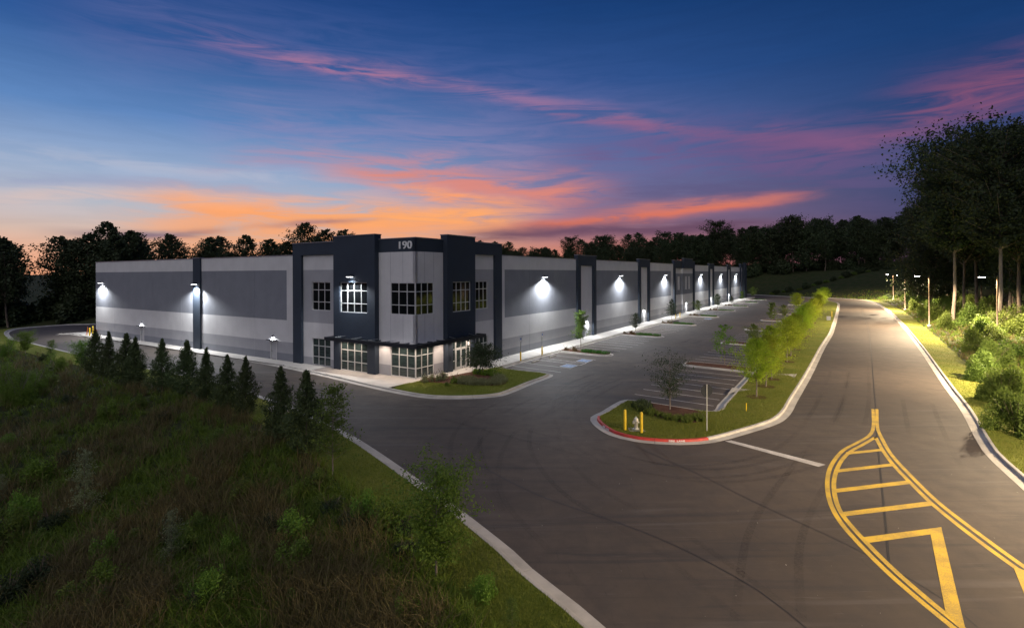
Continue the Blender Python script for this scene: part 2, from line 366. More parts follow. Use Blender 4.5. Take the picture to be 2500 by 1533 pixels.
def catmull(pts, closed=False, step=0.5):
    P = [np.array(p, float) for p in pts]; n = len(P); out = []
    rng = range(n if closed else n-1)
    for i in rng:
        p1, p2 = P[i], P[(i+1) % n]
        p0 = P[i-1] if (i > 0 or closed) else 2*p1-p2
        p3 = P[(i+2) % n] if (i+2 < n or closed) else 2*p2-p1
        L = np.linalg.norm(p2-p1); k = max(1, int(L/step))
        # centripetal-ish: scale tangents to the segment length
        m1 = (p2-p0)/(np.linalg.norm(p2-p1)+np.linalg.norm(p1-p0)+1e-9)*L
        m2 = (p3-p1)/(np.linalg.norm(p3-p2)+np.linalg.norm(p2-p1)+1e-9)*L
        for j in range(k):
            t = j/k; t2 = t*t; t3 = t2*t
            out.append((2*t3-3*t2+1)*p1+(t3-2*t2+t)*m1+(-2*t3+3*t2)*p2+(t3-t2)*m2)
    if not closed: out.append(P[-1])
    return np.array(out)
def normals2(L, closed):
    if closed: d = np.roll(L, -1, 0)-np.roll(L, 1, 0)
    else: d = np.gradient(L, axis=0)
    d /= (np.linalg.norm(d, axis=1)[:, None]+1e-9)
    return np.stack([-d[:, 1], d[:, 0]], 1)        # left normal
def area(L):
    x, y = L[:, 0], L[:, 1]; return 0.5*np.sum(x*np.roll(y, -1)-np.roll(x, -1)*y)
def in_poly(P, poly):
    x, y = P[:, 0], P[:, 1]; ins = np.zeros(len(P), bool); n = len(poly)
    for i in range(n):
        x1, y1 = poly[i]; x2, y2 = poly[(i+1) % n]
        if y1 == y2: continue
        c = ((y1 > y) != (y2 > y)) & (x < (x2-x1)*(y-y1)/(y2-y1)+x1); ins ^= c
    return ins
def seg_dist(P, line, closed=False):
    D = np.full(len(P), 1e9); n = len(line)
    for i in range(n if closed else n-1):
        a = line[i]; b = line[(i+1) % n]; ab = b-a; L2 = ab@ab+1e-12
        t = np.clip(((P-a)@ab)/L2, 0, 1); D = np.minimum(D, np.linalg.norm(P-a-t[:, None]*ab, axis=1))
    return D

# kerbs: gutter + kerb swept along a line, cut into cast sections (side=+1: kerb stands left of the line)
def kerb(name, line, side, closed=False, red=None, sec=3.0, label=None, gut=0.45, near=True):
    root = thing(name, label, None, (0, 0, 0)); root['kind'] = 'structure'
    nrm = normals2(line, closed)*side
    prof = [(0, 0.002), (0, 0.010), (gut, 0.014), (gut+0.04, 0.135), (gut+0.07, 0.15), (gut+0.20, 0.15), (gut+0.20, -0.05)]
    n = len(line); idx = list(range(n))+([0] if closed else [])
    seglen = [np.linalg.norm(line[idx[i+1]]-line[idx[i]]) for i in range(len(idx)-1)]
    i = 0
    while i < len(idx)-1:
        L = 0; j = i
        while j < len(idx)-1 and L < sec: L += seglen[j]; j += 1
        mb = MB(); isred = False
        if red is not None:
            mid = line[idx[(i+j)//2]]; isred = red(mid)
        rings = []
        for k in range(i, j+1):
            p = line[idx[k]]; nn = nrm[idx[k]]; q_ = p.copy()
            t = line[idx[min(k+1, len(idx)-1)]]-line[idx[max(k-1, 0)]]; t = t/(np.linalg.norm(t)+1e-9)
            if k == i: q_ = q_+t*0.012
            if k == j: q_ = q_-t*0.012
            rings.append([(q_[0]+nn[0]*o, q_[1]+nn[1]*o, z) for o, z in prof])
        for a in range(len(rings)-1):
            for b in range(len(prof)-1):
                mm = 1 if (isred and b >= 2) else 0
                qd = (rings[a][b], rings[a+1][b], rings[a+1][b+1], rings[a][b+1])
                if side > 0: qd = qd[::-1]
                mb.quad(*qd, m=mm)
        mb.poly(rings[0], m=1 if isred else 0); mb.poly(rings[-1], m=1 if isred else 0)
        mb.build('kerb_section', [M['concrete'], M['red_paint']], root)
        i = j
    return root

def offset(line, off, closed=True, side=1): return line+normals2(line, closed)*side*off

# ------------------------------------------------------------------ measured outlines
P = px2w
bank_px = [(42, 804), (0, 816), (34, 828), (77, 837), (182, 862), (279, 882), (378.5, 902), (435, 912), (541, 935), (578, 945), (669, 978), (725.7, 998.4), (776, 1021.5), (872, 1069.7), (1044, 1185), (1119, 1239), (1253.5, 1344), (1300, 1388), (1480, 1533)]
bank_w = [np.array([-60, 190.]), np.array([-80, 140.]), P(234, 792), P(162, 794)]+[P(*p) for p in bank_px]
bank_w = [p for i, p in enumerate(bank_w) if i != 5] 
bank_w += [np.array([4.6, 10.5]), np.array([5.5, 4.0]), np.array([5.5, -8.0]), np.array([5.0, -40.0])]
right_w = [np.array([60., -40.]), np.array([36, -12.]), np.array([26, -1.]), np.array([22.6, 8]), np.array([22.0, 16])]+[P(*p) for p in [(2500, 1197.5), (2449.6, 1151.7), (2400, 1102), (2344, 1000), (2304, 944), (2237, 843.5), (2194, 788.7), (2155, 752), (2115, 734), (2054, 729.4), (1980, 727), (1848, 720.5)]]
right_w += [B(-10, 232), B(-60, 236), B(-95, 225)]
bank = catmull(bank_w, step=1.0); rightk = catmull(right_w, step=1.5)
asphalt_poly = np.vstack([bank, rightk])      # bank runs far->near, right runs near->far
sb = catmull
strip_px = [(1442, 1018), (1447, 1035), (1487, 1062), (1548, 1077.7), (1625, 1085), (1691, 1085), (1744, 1080), (1824, 1059), (1903, 1032.7), (1929.6, 1011.5), (1945.5, 982.4), (1982.6, 916), (2014, 850), (2036, 810), (2050, 749), (2047, 740)]
strip_w = [P(*p) for p in strip_px]+[B(29.5, 176), B(26.2, 168), B(26, 100), B(26, 50), B(26, 20), B(26, 5), P(1736, 1003.6), P(1665, 994.3), P(1564, 978.4), P(1527, 975.8), P(1506, 982.4), P(1466, 1006)]
strip = catmull(strip_w, True, 0.6)
lawn_px = [(900, 946), (991, 965), (1046, 972.6), (1101, 974.4), (1155.6, 973.5), (1210.4, 969), (1238, 963.4), (1300, 938), (1345, 921), (1350, 915), (1332, 911)]
wl_px = [(171, 817), (200, 821.5), (260, 829), (398, 849.6), (520, 868), (620, 885), (700, 900), (800, 922)]
bside_w = [B(-71.6, -1.0)+np.array([-4.5, 5.0]), P(134, 817)]+[P(*p) for p in wl_px]+[P(*p) for p in lawn_px]+[B(6, 9.35), B(3.0, 9.6)]
bside = catmull(bside_w, step=0.6)

# ---------------- terrain height
nrs = np.random.RandomState(5)
ph = nrs.rand(12, 3)*6.28; fr = nrs.rand(12, 2)*0.5-0.25
def bump(x, y):
    r = 0
    for i in range(12): r = r+np.sin(x*fr[i, 0]*2.4+y*fr[i, 1]*2.4+ph[i, 0])
    return r/12
ap_coarse = asphalt_poly[::2]
def sstep(x, a, b):
    t = np.clip((x-a)/(b-a), 0, 1); return t*t*(3-2*t)
def height(PTS):
    PTS = np.atleast_2d(np.asarray(PTS, float))
    ins = in_poly(PTS, ap_coarse); D = seg_dist(PTS, ap_coarse, True); D[ins] = 0
    rel = PTS-C0; s = rel@U; d = rel@NN; x, y = PTS[:, 0], PTS[:, 1]
    far = sstep(s, 150, 215)
    rgt = sstep(d, 20, 40)*(1-far)
    lft = (1-far)*(1-sstep(d, 20, 40))
    wood = sstep(s, -5, 25)*lft                    # the wood behind the far left corner stays level
    b = bump(x, y)
    Hl = -np.clip((D-3)*0.14, 0, 2.6)*(1-wood)+b*0.8*sstep(D, 3, 9)
    Hr = np.clip((D-4)*0.10, 0, 4.5)+b*0.4*sstep(D, 4, 12)
    Hf = 11.2*sstep(D, 6, 58)+b*0.5*sstep(D, 4, 12)
    return -0.03+lft*Hl+rgt*Hr+far*Hf
def onterrain(px, py, it=12):
    z = 0.0
    for _ in range(it):
        p = P(px, py, z); z = 0.5*z+0.5*float(height(p)[0])
    return np.array([p[0], p[1], z])
def zat(p): return float(height(p)[0])

gx = np.concatenate([[-4000, -1500, -600, -350], np.arange(-250, 421, 2.5), [520, 800, 1600, 4000]])
gy = np.concatenate([[-4000, -1000, -300, -120], np.arange(-50, 401, 2.5), [480, 700, 1500, 5000]])
GX, GY = np.meshgrid(gx, gy); pts = np.stack([GX.ravel(), GY.ravel()], 1)
gh = height(pts); nx, ny = len(gx), len(gy)
ii = np.arange(nx*ny).reshape(ny, nx)
fc = np.stack([ii[:-1, :-1].ravel(), ii[:-1, 1:].ravel(), ii[1:, 1:].ravel(), ii[1:, :-1].ravel()], 1)
def np_mesh(name, v, f, m, smooth=False):
    me = bpy.data.meshes.new(name); v = np.asarray(v, np.float32); f = np.asarray(f, np.int32); k = f.shape[1]
    me.vertices.add(len(v)); me.vertices.foreach_set('co', v.ravel())
    me.loops.add(f.size); me.loops.foreach_set('vertex_index', f.ravel())
    me.polygons.add(len(f)); me.polygons.foreach_set('loop_start', np.arange(0, f.size, k, dtype=np.int32))
    if smooth: me.polygons.foreach_set('use_smooth', np.ones(len(f), bool))
    me.materials.append(m); me.update(calc_edges=True); return me
ground = link('ground', np_mesh('ground', np.column_stack([pts, gh]), fc, M['ground'], True))
tag(ground, kind='structure')
asp = flat_mesh('road', asphalt_poly, 0.0, M['asphalt']); tag(asp, kind='structure')

kerb('bank_kerb', bank, -1)
kerb('road_kerb', rightk, -1)
cs = 1 if area(strip) > 0 else -1
pr0, pr1 = P(1445, 1028), P(1730, 1081)
def isred(p):
    # the fire-lane paint runs round the near nose of the strip
    w = p; off = w[1]
    return off < 36.6 and w[0] < 12.3 and not (off > 33.2 and w[0] > 7.5)
kerb('strip_kerb', strip, cs, True, red=isred)
kerb('building_kerb', bside, 1)

# mown verges behind the kerbs
def verge(name, line, side, a, b, z0, z1, m):
    A = offset(line, a, False, side); Bb = offset(line, b, False, side); mb = MB()
    for i in range(len(line)-1):
        qd = ((*A[i], z0), (*A[i+1], z0), (*Bb[i+1], z1), (*Bb[i], z1))
        mb.quad(*(qd if side < 0 else qd)[::-1] if side > 0 else qd)
    o = mb.build(name, m); tag(o, kind='structure'); return o
verge('bank_lawn', bank, -1, 0.64, 3.2, 0.13, -0.06, M['lawn'])
verge('road_verge', rightk, -1, 0.64, 3.9, 0.13, -0.04, M['lawn'])
strip_in = offset(strip, 0.64, True, cs)
tag(flat_mesh('grass_strip', strip_in[::2], 0.13, M['lawn']), kind='structure')

# building-side sidewalk (everything between kerb back and wall) and corner lawn
bs_in = offset(bside, 0.64, False, 1)
bed_line = [B(3.0, 9.6), P(1226.9, 898.6), P(1180, 905), P(1120, 917), P(1085, 924), P(1040, 929), P(1012, 936), P(985, 941), P(950, 946)]
cut = [i for i, p in enumerate(bs_in) if True]
def nearest(L, p): return int(np.argmin(np.linalg.norm(L-np.array(p), axis=1)))
i_l0 = nearest(bs_in, P(958, 952)); i_l1 = nearest(bs_in, B(3.6, 9.3))
sw_poly = list(bs_in[:i_l0+1][::2])+[P(985, 941), P(1012, 936), P(1040, 929)]+[B(0.02, 0.6), B(0.02, -0.0), B(-71.6, 0), B(-73.5, 3.0)]
tag(flat_mesh('sidewalk', sw_poly, 0.13, M['sidewalk']), kind='structure')
lawn_poly = list(bs_in[i_l0:i_l1+1][::2])+[P(1226.9, 898.6)+np.array([-.2, .2]), P(1180, 905), P(1120, 917), P(1085, 923), P(1040, 928.5), P(1012, 936), P(985, 941)]
tag(flat_mesh('corner_lawn', lawn_poly, 0.134, M['lawn']), kind='structure')
# entrance paving and the long walk beside the parking
walk = [B(0.02, 0.6), P(1040, 929), P(1085, 923.5), P(1120, 917.4), P(1180, 905.4), B(3.1, 9.5), B(2.9, 10.5), B(2.9, 196), B(0.0, 196)]
tag(flat_mesh('front_walk', walk, 0.128, M['sidewalk']), kind='structure')
kl = np.array([B(3.55, 10.0), B(3.55, 60), B(3.55, 120), B(3.55, 196)]); kl = catmull(kl, step=3.0)
kerb('walk_kerb', kl, 1, gut=0.25)
# joints in the walk, cast in the concrete as recessed dark grooves: slabs laid on top
slab_root = thing('walk_slabs', None, None, (C0[0], C0[1], 0), -TH); slab_root['kind'] = 'structure'
sl = MB(); sl.box(0, 2.86, 0, 1.78, 0.10, 0.142); slm = sl.build('slab', M['sidewalk'], slab_root, loc=(0.0, 10.6, 0))
for i in range(1, 66):
    c = slm.copy(); COL.objects.link(c); c.parent = slab_root; c.location = (0.0, 10.6+1.8*i, 0)
sl2 = MB(); sl2.box(-1.78, 0, -1.9, -0.02, 0.10, 0.142); s2 = sl2.build('slab', M['sidewalk'], slab_root, loc=(-6, 0, 0))
for i in range(1, 37):
    c = s2.copy(); COL.objects.link(c); c.parent = slab_root; c.location = (-6-1.8*i, 0, 0)

# ------------------------------------------------------------------ road markings
def mark(name, polys, m, label, cat=None, z=0.004, kind='structure'):
    mb = MB()
    for pl in polys:
        a = area(np.array([p[:2] for p in pl])); pl = pl if a > 0 else pl[::-1]
        mb.poly([(p[0], p[1], z) for p in pl])
    o = mb.build(name, m); tag(o, kind='structure'); return o
def ribbon(name, line, w, m, z=0.004):
    L = np.array(line); n = normals2(L, False)*w/2; mb = MB()
    for i in range(len(L)-1):
        a, b = L[i], L[i+1]
        mb.quad((*(a-n[i]), z), (*(b-n[i+1]), z), (*(b+n[i+1]), z), (*(a+n[i]), z))
    o = mb.build(name, m); tag(o, kind='structure'); return o
Zp = lambda x, y: P(1850+x*.3527, 1000+y*.3527)
yl = lambda pts: catmull([Zp(*p) for p in pts], step=0.25)
ribbon('yellow_line', yl([(798, -4), (799, 125), (772, 178), (690, 227), (600, 275), (545, 330), (500, 405), (483, 480), (485, 570), (510, 665), (575, 780), (700, 925), (900, 1125), (1130, 1325), (1360, 1511), (1600, 1700)]), 0.19, M['ypaint'])
ribbon('yellow_line', yl([(825, -4), (829, 125), (860, 200), (925, 310), (1058, 455), (1240, 632), (1500, 835), (1843, 1085), (2300, 1400)]), 0.19, M['ypaint'])
ribbon('yellow_line', yl([(815, 190), (730, 240), (645, 287), (585, 345), (545, 420), (527, 500), (533, 590), (560, 680), (615, 765), (740, 905), (930, 1095), (1170, 1305), (1440, 1525), (1650, 1690)]), 0.19, M['ypaint'])
ribbon('yellow_line', yl([(815, 190), (868, 285), (945, 388), (1060, 508), (1215, 658), (1480, 870), (1765, 1078), (2250, 1420)]), 0.19, M['ypaint'])
bars = [[(612, 294), (862, 270), (868, 285), (612, 311)], [(545, 414), (938, 370), (952, 388), (545, 435)], [(538, 548), (1043, 488), (1064, 512), (540, 574)],
        [(580, 708), (1197, 632), (1232, 660), (596, 738)],
        [(712, 884), (1270, 812), (1437, 1515), (1300, 1400), (1196, 862), (757, 922)], [(1765, 1078), (1843, 1110), (2200, 1360), (2400, 2200), (2200, 2100), (1843, 1270)]]
mark('yellow_hatching', [[Zp(*p) for p in b] for b in bars], M['ypaint'], None, z=0.008)
mark('stop_bar', [[P(1769.4, 1076.4), P(1785, 1074.6), P(2015.7, 1134), P(1998.5, 1139)]], M['wpaint'], None)
ribbon('road_seam', catmull([P(2104, 712), P(2106, 740), P(2106, 765), P(2119, 800), P(2126, 850), P(2132, 930), P(2137, 990), P(2139, 1040), P(2144, 1100), P(2154, 1200), P(2164, 1300), P(2170, 1375)], step=0.8), 0.09, M['seam'], 0.003)
def seam(pts, w=0.07, m='seam'): ribbon('road_seam', catmull([P(*p_) for p_ in pts], step=0.8), w, M[m], 0.003)
seam([(300, 868), (600, 915), (834, 975), (1060, 1075), (1300, 1202), (1600, 1310), (1850, 1440), (2000, 1560)], 0.05)
seam([(1540, 1085), (1700, 1155), (1850, 1229), (2100, 1345), (2330, 1480), (2420, 1560)], 0.045)
def tyre_mat():
    m = bpy.data.materials.new('tyre_marks'); m.use_nodes = True; t = N(m.node_tree); b = t.n['Principled BSDF']; out = t.n['Material Output']
    b.inputs['Base Color'].default_value = (0.02, 0.018, 0.017, 1); b.inputs['Roughness'].default_value = 0.6
    co = t.new('ShaderNodeTexCoord').outputs['Object']; f = t.m('MULTIPLY', t.smooth(t.noise(co, 0.12, 3, 0.5), 0.35, 0.62), t.smooth(t.noise(co, 9, 4, 0.7), 0.3, 0.7))
    tr = t.new('ShaderNodeBsdfTransparent'); mx = t.new('ShaderNodeMixShader'); t.l.new(t.m('MULTIPLY', f, 0.22), mx.inputs[0]); t.l.new(tr.outputs[0], mx.inputs[1]); t.l.new(b.outputs[0], mx.inputs[2]); t.l.new(mx.outputs[0], out.inputs[0]); return m
M['tyre'] = tyre_mat()
rg = np.random.RandomState(3); gp = np.column_stack([rg.uniform(-15, 30, 380), rg.uniform(14, 60, 380)]); gp = gp[in_poly(gp, asphalt_poly[::2]) & ~in_poly(gp, strip)]
gq = MB()
for x_, y_ in gp:
    a_ = rg.rand()*6.28; s_ = .008+.022*rg.rand()**2; gq.quad(*[(x_+s_*math.cos(a_+k_*1.57)*(1 if k_ % 2 else .6), y_+s_*math.sin(a_+k_*1.57), .012+.01*(k_ == 1)) for k_ in range(4)])
tag(gq.build('grit', M['concrete']), 'pale grit and leaf scraps scattered over the asphalt', 'litter', kind='stuff')
rt_ = random.Random(77)
tracks = [[(1420, 950), (1330, 1000), (1220, 1060), (1180, 1200), (1330, 1400), (1500, 1600)], [(1500, 930), (1400, 985), (1330, 1060), (1400, 1180), (1650, 1330), (1950, 1560)], [(1700, 830), (1500, 920), (1300, 975), (1000, 985), (700, 935), (400, 875)],
          [(2100, 900), (2080, 1020), (2000, 1130), (1900, 1300), (1880, 1560)], [(2060, 880), (2010, 1020), (1900, 1120), (1650, 1150), (1350, 1080), (1000, 990)], [(2240, 980), (2280, 1100), (2360, 1250), (2480, 1400)], [(1900, 770), (1700, 830), (1450, 905), (1300, 960), (1150, 1050), (1180, 1250)],
          [(1600, 880), (1420, 935), (1380, 1010), (1480, 1110), (1750, 1160), (2050, 1100)]]
for tk in tracks:
    Lk = catmull([P(*p_) for p_ in tk], step=0.6)
    for o_ in (-0.85, 0.85): ribbon('tyre_marks', offset(Lk, o_+rt_.uniform(-.1, .1), False), 0.28, M['tyre'], 0.0025+rt_.random()*0.0012)
def sk(d, s, ref=3.0): return B(d, s-0.1*(d-ref))
stripes = []
def stripe(d0, d1, s, w=0.11, ref=3.0):
    stripes.append([sk(d0, s-w/2, ref), sk(d1, s-w/2, ref), sk(d1, s+w/2, ref), sk(d0, s+w/2, ref)])
E0, EP = 22.9, 21.5; EI = [E0+EP*k for k in range(8)]; IW = 2.9
acc = [11.4, 13.75, 16.2, 17.8, 20.3]
for s in acc: stripe(3.7, 9.8, s)
for k in range(7):
    s0 = EI[k]+IW; n = 8
    for j in range(1, n):
        stripe(3.7, 9.8, s0+j*(EP-IW)/n)
W0, WP = 20.6, 20.9; WI = [W0+WP*k for k in range(7)]
for j in range(7): stripe(19.45, 25.8, 5.25+2.19*j, ref=19.4)
for k in range(6):
    for j in range(1, 8): stripe(19.45, 25.8, WI[k]+3.2+j*(WP-3.2)/8, ref=19.4)
mark('parking_lines', stripes, M['wpaint'], None)
# hatched aisle between the accessible bays
hl_ = []
for j in range(7):
    a = 4.2+j*0.95
    hl_.append([sk(a, 16.2), sk(a+0.14, 16.2), sk(a+1.54, 17.8), sk(a+1.4, 17.8)] if a+1.5 < 9.8 else [sk(a, 16.2), sk(a+0.14, 16.2), sk(9.8, 17.6), sk(9.7, 17.6)])
hl_.append([sk(9.7, 16.2), sk(9.82, 16.2), sk(9.82, 17.8), sk(9.7, 17.8)])
mark('aisle_hatching', hl_[:5]+hl_[-1:], M['wpaint'], None, z=0.008)
def isa(s, d):
    def q(x, y): return sk(d+x, s+y)
    mark('accessible_pavement_symbol', [[q(-.75, -.85), q(.75, -.85), q(.75, .85), q(-.75, .85)]], M['wpaint'], None, z=0.004)
    mark('accessible_pavement_symbol', [[q(-.66, -.76), q(.66, -.76), q(.66, .76), q(-.66, .76)]], M['bpaint'], None, z=0.008)
    polys = []
    for k in range(10):
        a0 = R(40+k*25); a1 = R(40+(k+1)*25)
        polys.append([q(.18+.32*math.cos(a0), .32*math.sin(a0)), q(.18+.32*math.cos(a1), .32*math.sin(a1)), q(.18+.24*math.cos(a1), .24*math.sin(a1)), q(.18+.24*math.cos(a0), .24*math.sin(a0))])
    polys.append([q(-.4, -.08), q(.1, -.04), q(.1, .06), q(-.4, .04)]); polys.append([q(.05, 0), q(.13, 0), q(.15, .3), q(.07, .3)])
    polys.append([q(.07, .28), q(.45, .34), q(.45, .42), q(.07, .36)]); polys.append([q(-.56, -.1), q(-.42, -.1), q(-.42, .06), q(-.56, .06)])
    mark('accessible_pavement_symbol', polys, M['wpaint'], None, z=0.012)
isa(15.0, 8.9); isa(19.05, 8.9); isa(EI[3]-4.0, 8.9)

# parking islands
island_beds = []
def island(nm, s0, w, d0, d1, ref, label, nose_out=True):
    if nose_out: pts = [sk(d0, s0, ref), sk(d1-1.3, s0, ref), sk(d1-0.5, s0+0.25, ref), sk(d1, s0+w/2, ref), sk(d1-0.5, s0+w-0.25, ref), sk(d1-1.3, s0+w, ref), sk(d0, s0+w, ref)]
    else: pts = [sk(d1, s0+w, ref), sk(d0+1.3, s0+w, ref), sk(d0+0.4, s0+w-0.2, ref), sk(d0, s0+w/2, ref), sk(d0+0.4, s0+0.2, ref), sk(d0+1.3, s0, ref), sk(d1, s0, ref)]
    L = catmull(pts, step=0.5); 
    full = np.vstack([L]); sd = 1 if area(full) > 0 else -1
    kerb(nm+'_kerb', L, sd, gut=0.22, sec=3.5)
    inn = offset(L, 0.4, False, sd)
    o = flat_mesh(nm+'_bed', inn, 0.14, M['mulch']); tag(o, kind='structure')
    return inn
for s in EI: island('parking_island', s, IW, 3.3, 10.3, 3.0, None)
for s in WI: island('parking_island', s, 3.2, 19.0, 26.3, 19.4, None, False)

# wheel stops
ws = MB(); ws.box(-0.09, 0.09, -0.85, 0.85, 0.0, 0.11)
for i, s in enumerate((15.0, 19.1)):
    o = MB(); o.v = []; o.poly([(-.1,-.85,0),(.1,-.85,0),(.06,-.85,.12),(-.06,-.85,.12)]); o.poly([(-.1,.85,0),(-.06,.85,.12),(.06,.85,.12),(.1,.85,0)])
    o.quad((-.1,-.85,0),(-.06,-.85,.12),(-.06,.85,.12),(-.1,.85,0)); o.quad((.1,-.85,0),(.1,.85,0),(.06,.85,.12),(.06,-.85,.12)); o.quad((-.06,-.85,.12),(.06,-.85,.12),(.06,.85,.12),(-.06,.85,.12))
    p = sk(4.5, s); ob = o.build('wheel_stop', M['concrete'], loc=(p[0], p[1], 0.006), rotz=-TH)
    tag(ob, 'pale concrete wheel stop in the accessible bay ' + ('nearer the entrance' if i == 0 else 'next to the planted island'), 'wheel stop', 'wheel stops in the accessible bays')

# ------------------------------------------------------------------ the warehouse
BW = thing('warehouse', 'very long grey tilt-up concrete warehouse with navy corner entrance and number 190', 'warehouse', (C0[0], C0[1], 0), -TH)
TC = {'light': 0, 'midg': 1, 'darkg': 2, 'navy': 3}
WM = [M['light'], M['midg'], M['darkg'], M['navy']]
def wp(side, a, off, z): return (off, a, z) if side == 'R' else (-a, -off, z)
BANDS = [(0.0, 1.0, 'darkg'), (1.0, 2.3, 'midg'), (2.3, 4.8, 'light'), (4.8, 10.5, 'darkg'), (10.5, 20, 'light')]
PLAIN = [(0.0, 1.0, 'darkg'), (1.0, 2.3, 'midg'), (2.3, 20, 'light')]
def wall(name, side, a0, a1, z0, z1, off0, off1, bands, openings=(), split=None, alt=None, parent=None, gap=0.012):
    """a panel with real openings; bands are painted levels; split/alt: beyond a=split the bands are alt"""
    As = sorted(set([a0+gap, a1-gap]+[v for o in openings for v in o[:2]]+([split] if split and a0 < split < a1 else [])))
    Zs = sorted(set([z0, z1]+[v for o in openings for v in o[2:]]+[b for bb in (bands, alt or []) for b in (x[0] for x in bb) if z0 < b < z1]))
    As = [v for v in As if a0 <= v <= a1]; Zs = [v for v in Zs if z0 <= v <= z1]
    def solid(i, j):
        if i < 0 or j < 0 or i >= len(As)-1 or j >= len(Zs)-1: return False
        a = (As[i]+As[i+1])/2; z = (Zs[j]+Zs[j+1])/2
        return not any(o[0] < a < o[1] and o[2] < z < o[3] for o in openings)
    mb = MB()
    for i in range(len(As)-1):
        for j in range(len(Zs)-1):
            if not solid(i, j): continue
            a, b, z, w = As[i], As[i+1], Zs[j], Zs[j+1]
            bd = alt if (alt and split is not None and (a+b)/2 > split) else bands
            k = TC[[x[2] for x in bd if x[0] <= (z+w)/2 < x[1]][0]]
            q_ = lambda aa, oo, zz: wp(side, aa, oo, zz)
            mb.quad(q_(a, off1, z), q_(b, off1, z), q_(b, off1, w), q_(a, off1, w), m=k)
            if not solid(i-1, j): mb.quad(q_(a, off0, z), q_(a, off1, z), q_(a, off1, w), q_(a, off0, w), m=k)
            if not solid(i+1, j): mb.quad(q_(b, off1, z), q_(b, off0, z), q_(b, off0, w), q_(b, off1, w), m=k)
            if not solid(i, j+1): mb.quad(q_(a, off1, w), q_(b, off1, w), q_(b, off0, w), q_(a, off0, w), m=k)
            if not solid(i, j-1): mb.quad(q_(a, off0, z), q_(b, off0, z), q_(b, off1, z), q_(a, off1, z), m=k)
    return mb.build(name, WM, parent or BW)
HT = 12.15
NAVY = [(0, 20, 'navy')]
# long front (right) wall: panels between joints, portals proud of it
def run(side, a0, a1, joints, bands, **kw):
    js = [a0]+[j for j in joints if a0 < j < a1]+[a1]
    for i in range(len(js)-1): wall('wall_panel', side, js[i], js[i+1], 0, HT, -0.25, 0, bands, **kw)
Jr = [21.2, 28.2]
run('R', 14.4, 35.05, Jr, PLAIN, split=15.37, alt=BANDS)
def portal(a0, a1, leg, top, side='R', proj=0.30, bandz=11.2, dr=None, inner=None):
    op = [(a0+leg, a1-leg, 0, bandz)]
    wall('portal_frame', side, a0, a1, 0, top, 0-0.3, proj, NAVY, op, gap=0)
    dop = [(dr-0.62, dr+0.62, 0, 2.25)] if dr else []
    wall('wall_panel', side, a0+leg, a1-leg, 0, bandz, -0.25, 0.0, inner or PLAIN, dop, gap=0)
doorsR = [38.8, 66.7, 98.0, 129.6, 158.1]
portal(35.05, 42.03, 1.15, 12.75, dr=38.8)
run('R', 42.03, 63.06, [49, 56], BANDS)
portal(63.06, 69.8, 1.1, 12.75, dr=66.7)
run('R', 69.8, 88.05, [76.5, 86.2], BANDS, split=86.2, alt=PLAIN)
# middle portal with stepped top and four blind windows
blind = [(92.0, 94.2), (97.2, 99.4), (100.4, 102.6), (104.0, 106.0)]
wall('portal_frame', 'R', 88.05, 108.16, 0, 13.0, -0.3, 0.3, NAVY, [(89.3, 106.9, 0, 11.2)], gap=0)
wall('portal_centre', 'R', 94.9, 104.1, 11.2, 13.6, 0.3, 0.75, NAVY, gap=0)
MIDB = [(0, 1.0, 'darkg'), (1.0, 2.3, 'midg'), (2.3, 4.8, 'light'), (4.8, 9.9, 'darkg'), (9.9, 20, 'light')]
wall('wall_panel', 'R', 89.3, 95.0, 0, 11.2, -0.25, 0, MIDB, [(92.0, 94.2, 5.9, 9.2)], gap=0)
wall('wall_panel', 'R', 95.0, 104.0, 0, 11.2, -0.25, 0.45, MIDB, [(97.4, 98.64, 0, 2.25), (97.2, 99.4, 5.9, 9.2), (100.4, 102.6, 5.9, 9.2)], gap=0)
wall('wall_panel', 'R', 104.0, 106.9, 0, 11.2, -0.25, 0, MIDB, [(104.4, 106.2, 5.9, 9.2)], gap=0)
for a, b, o in ((92.0, 94.2, 0), (97.2, 99.4, .45), (100.4, 102.6, .45), (104.4, 106.2, 0)):
    wall('blind_window', 'R', a, b, 5.9, 9.2, o-0.2, o-0.12, [(0, 20, 'light')], gap=0)
run('R', 108.16, 126.0, [113, 119], BANDS)
portal(126.0, 132.86, 1.2, 12.75, dr=129.6)
run('R', 132.86, 154.9, [140, 147], BANDS)
portal(154.9, 160.9, 1.0, 12.75, dr=158.1)
run('R', 160.9, 181.0, [167, 174], BANDS)
# far end block
wall('portal_frame', 'R', 181.0, 196.0, 0, 13.4, -0.3, 0.35, NAVY, [(182.4, 186.6, 0, 12.1), (192.2, 195.99, 0, 12.1)], gap=0)
wall('wall_panel', 'R', 182.4, 186.6, 0, 12.1, -0.25, 0, BANDS, gap=0)
wall('wall_panel', 'R', 192.2, 196.0, 0, 12.1, -0.25, 0, PLAIN, gap=0)
wall('tower', 'R', 186.8, 191.8, 0, 14.0, 0.35, 0.9, NAVY, gap=0)
# side (left) wall
run('L', 18.2, 38.14, [26.06, 34.82], PLAIN, split=19.71, alt=BANDS, openings=[(21.62, 22.86, 0, 2.25)])
wall('pilaster', 'L', 38.14, 39.92, 0, HT+0.08, -0.3, 0.22, NAVY, gap=0)
run('L', 39.92, 71.57, [43.4, 51.69, 65.01], BANDS, openings=[(54.45, 55.69, 0, 2.25)])
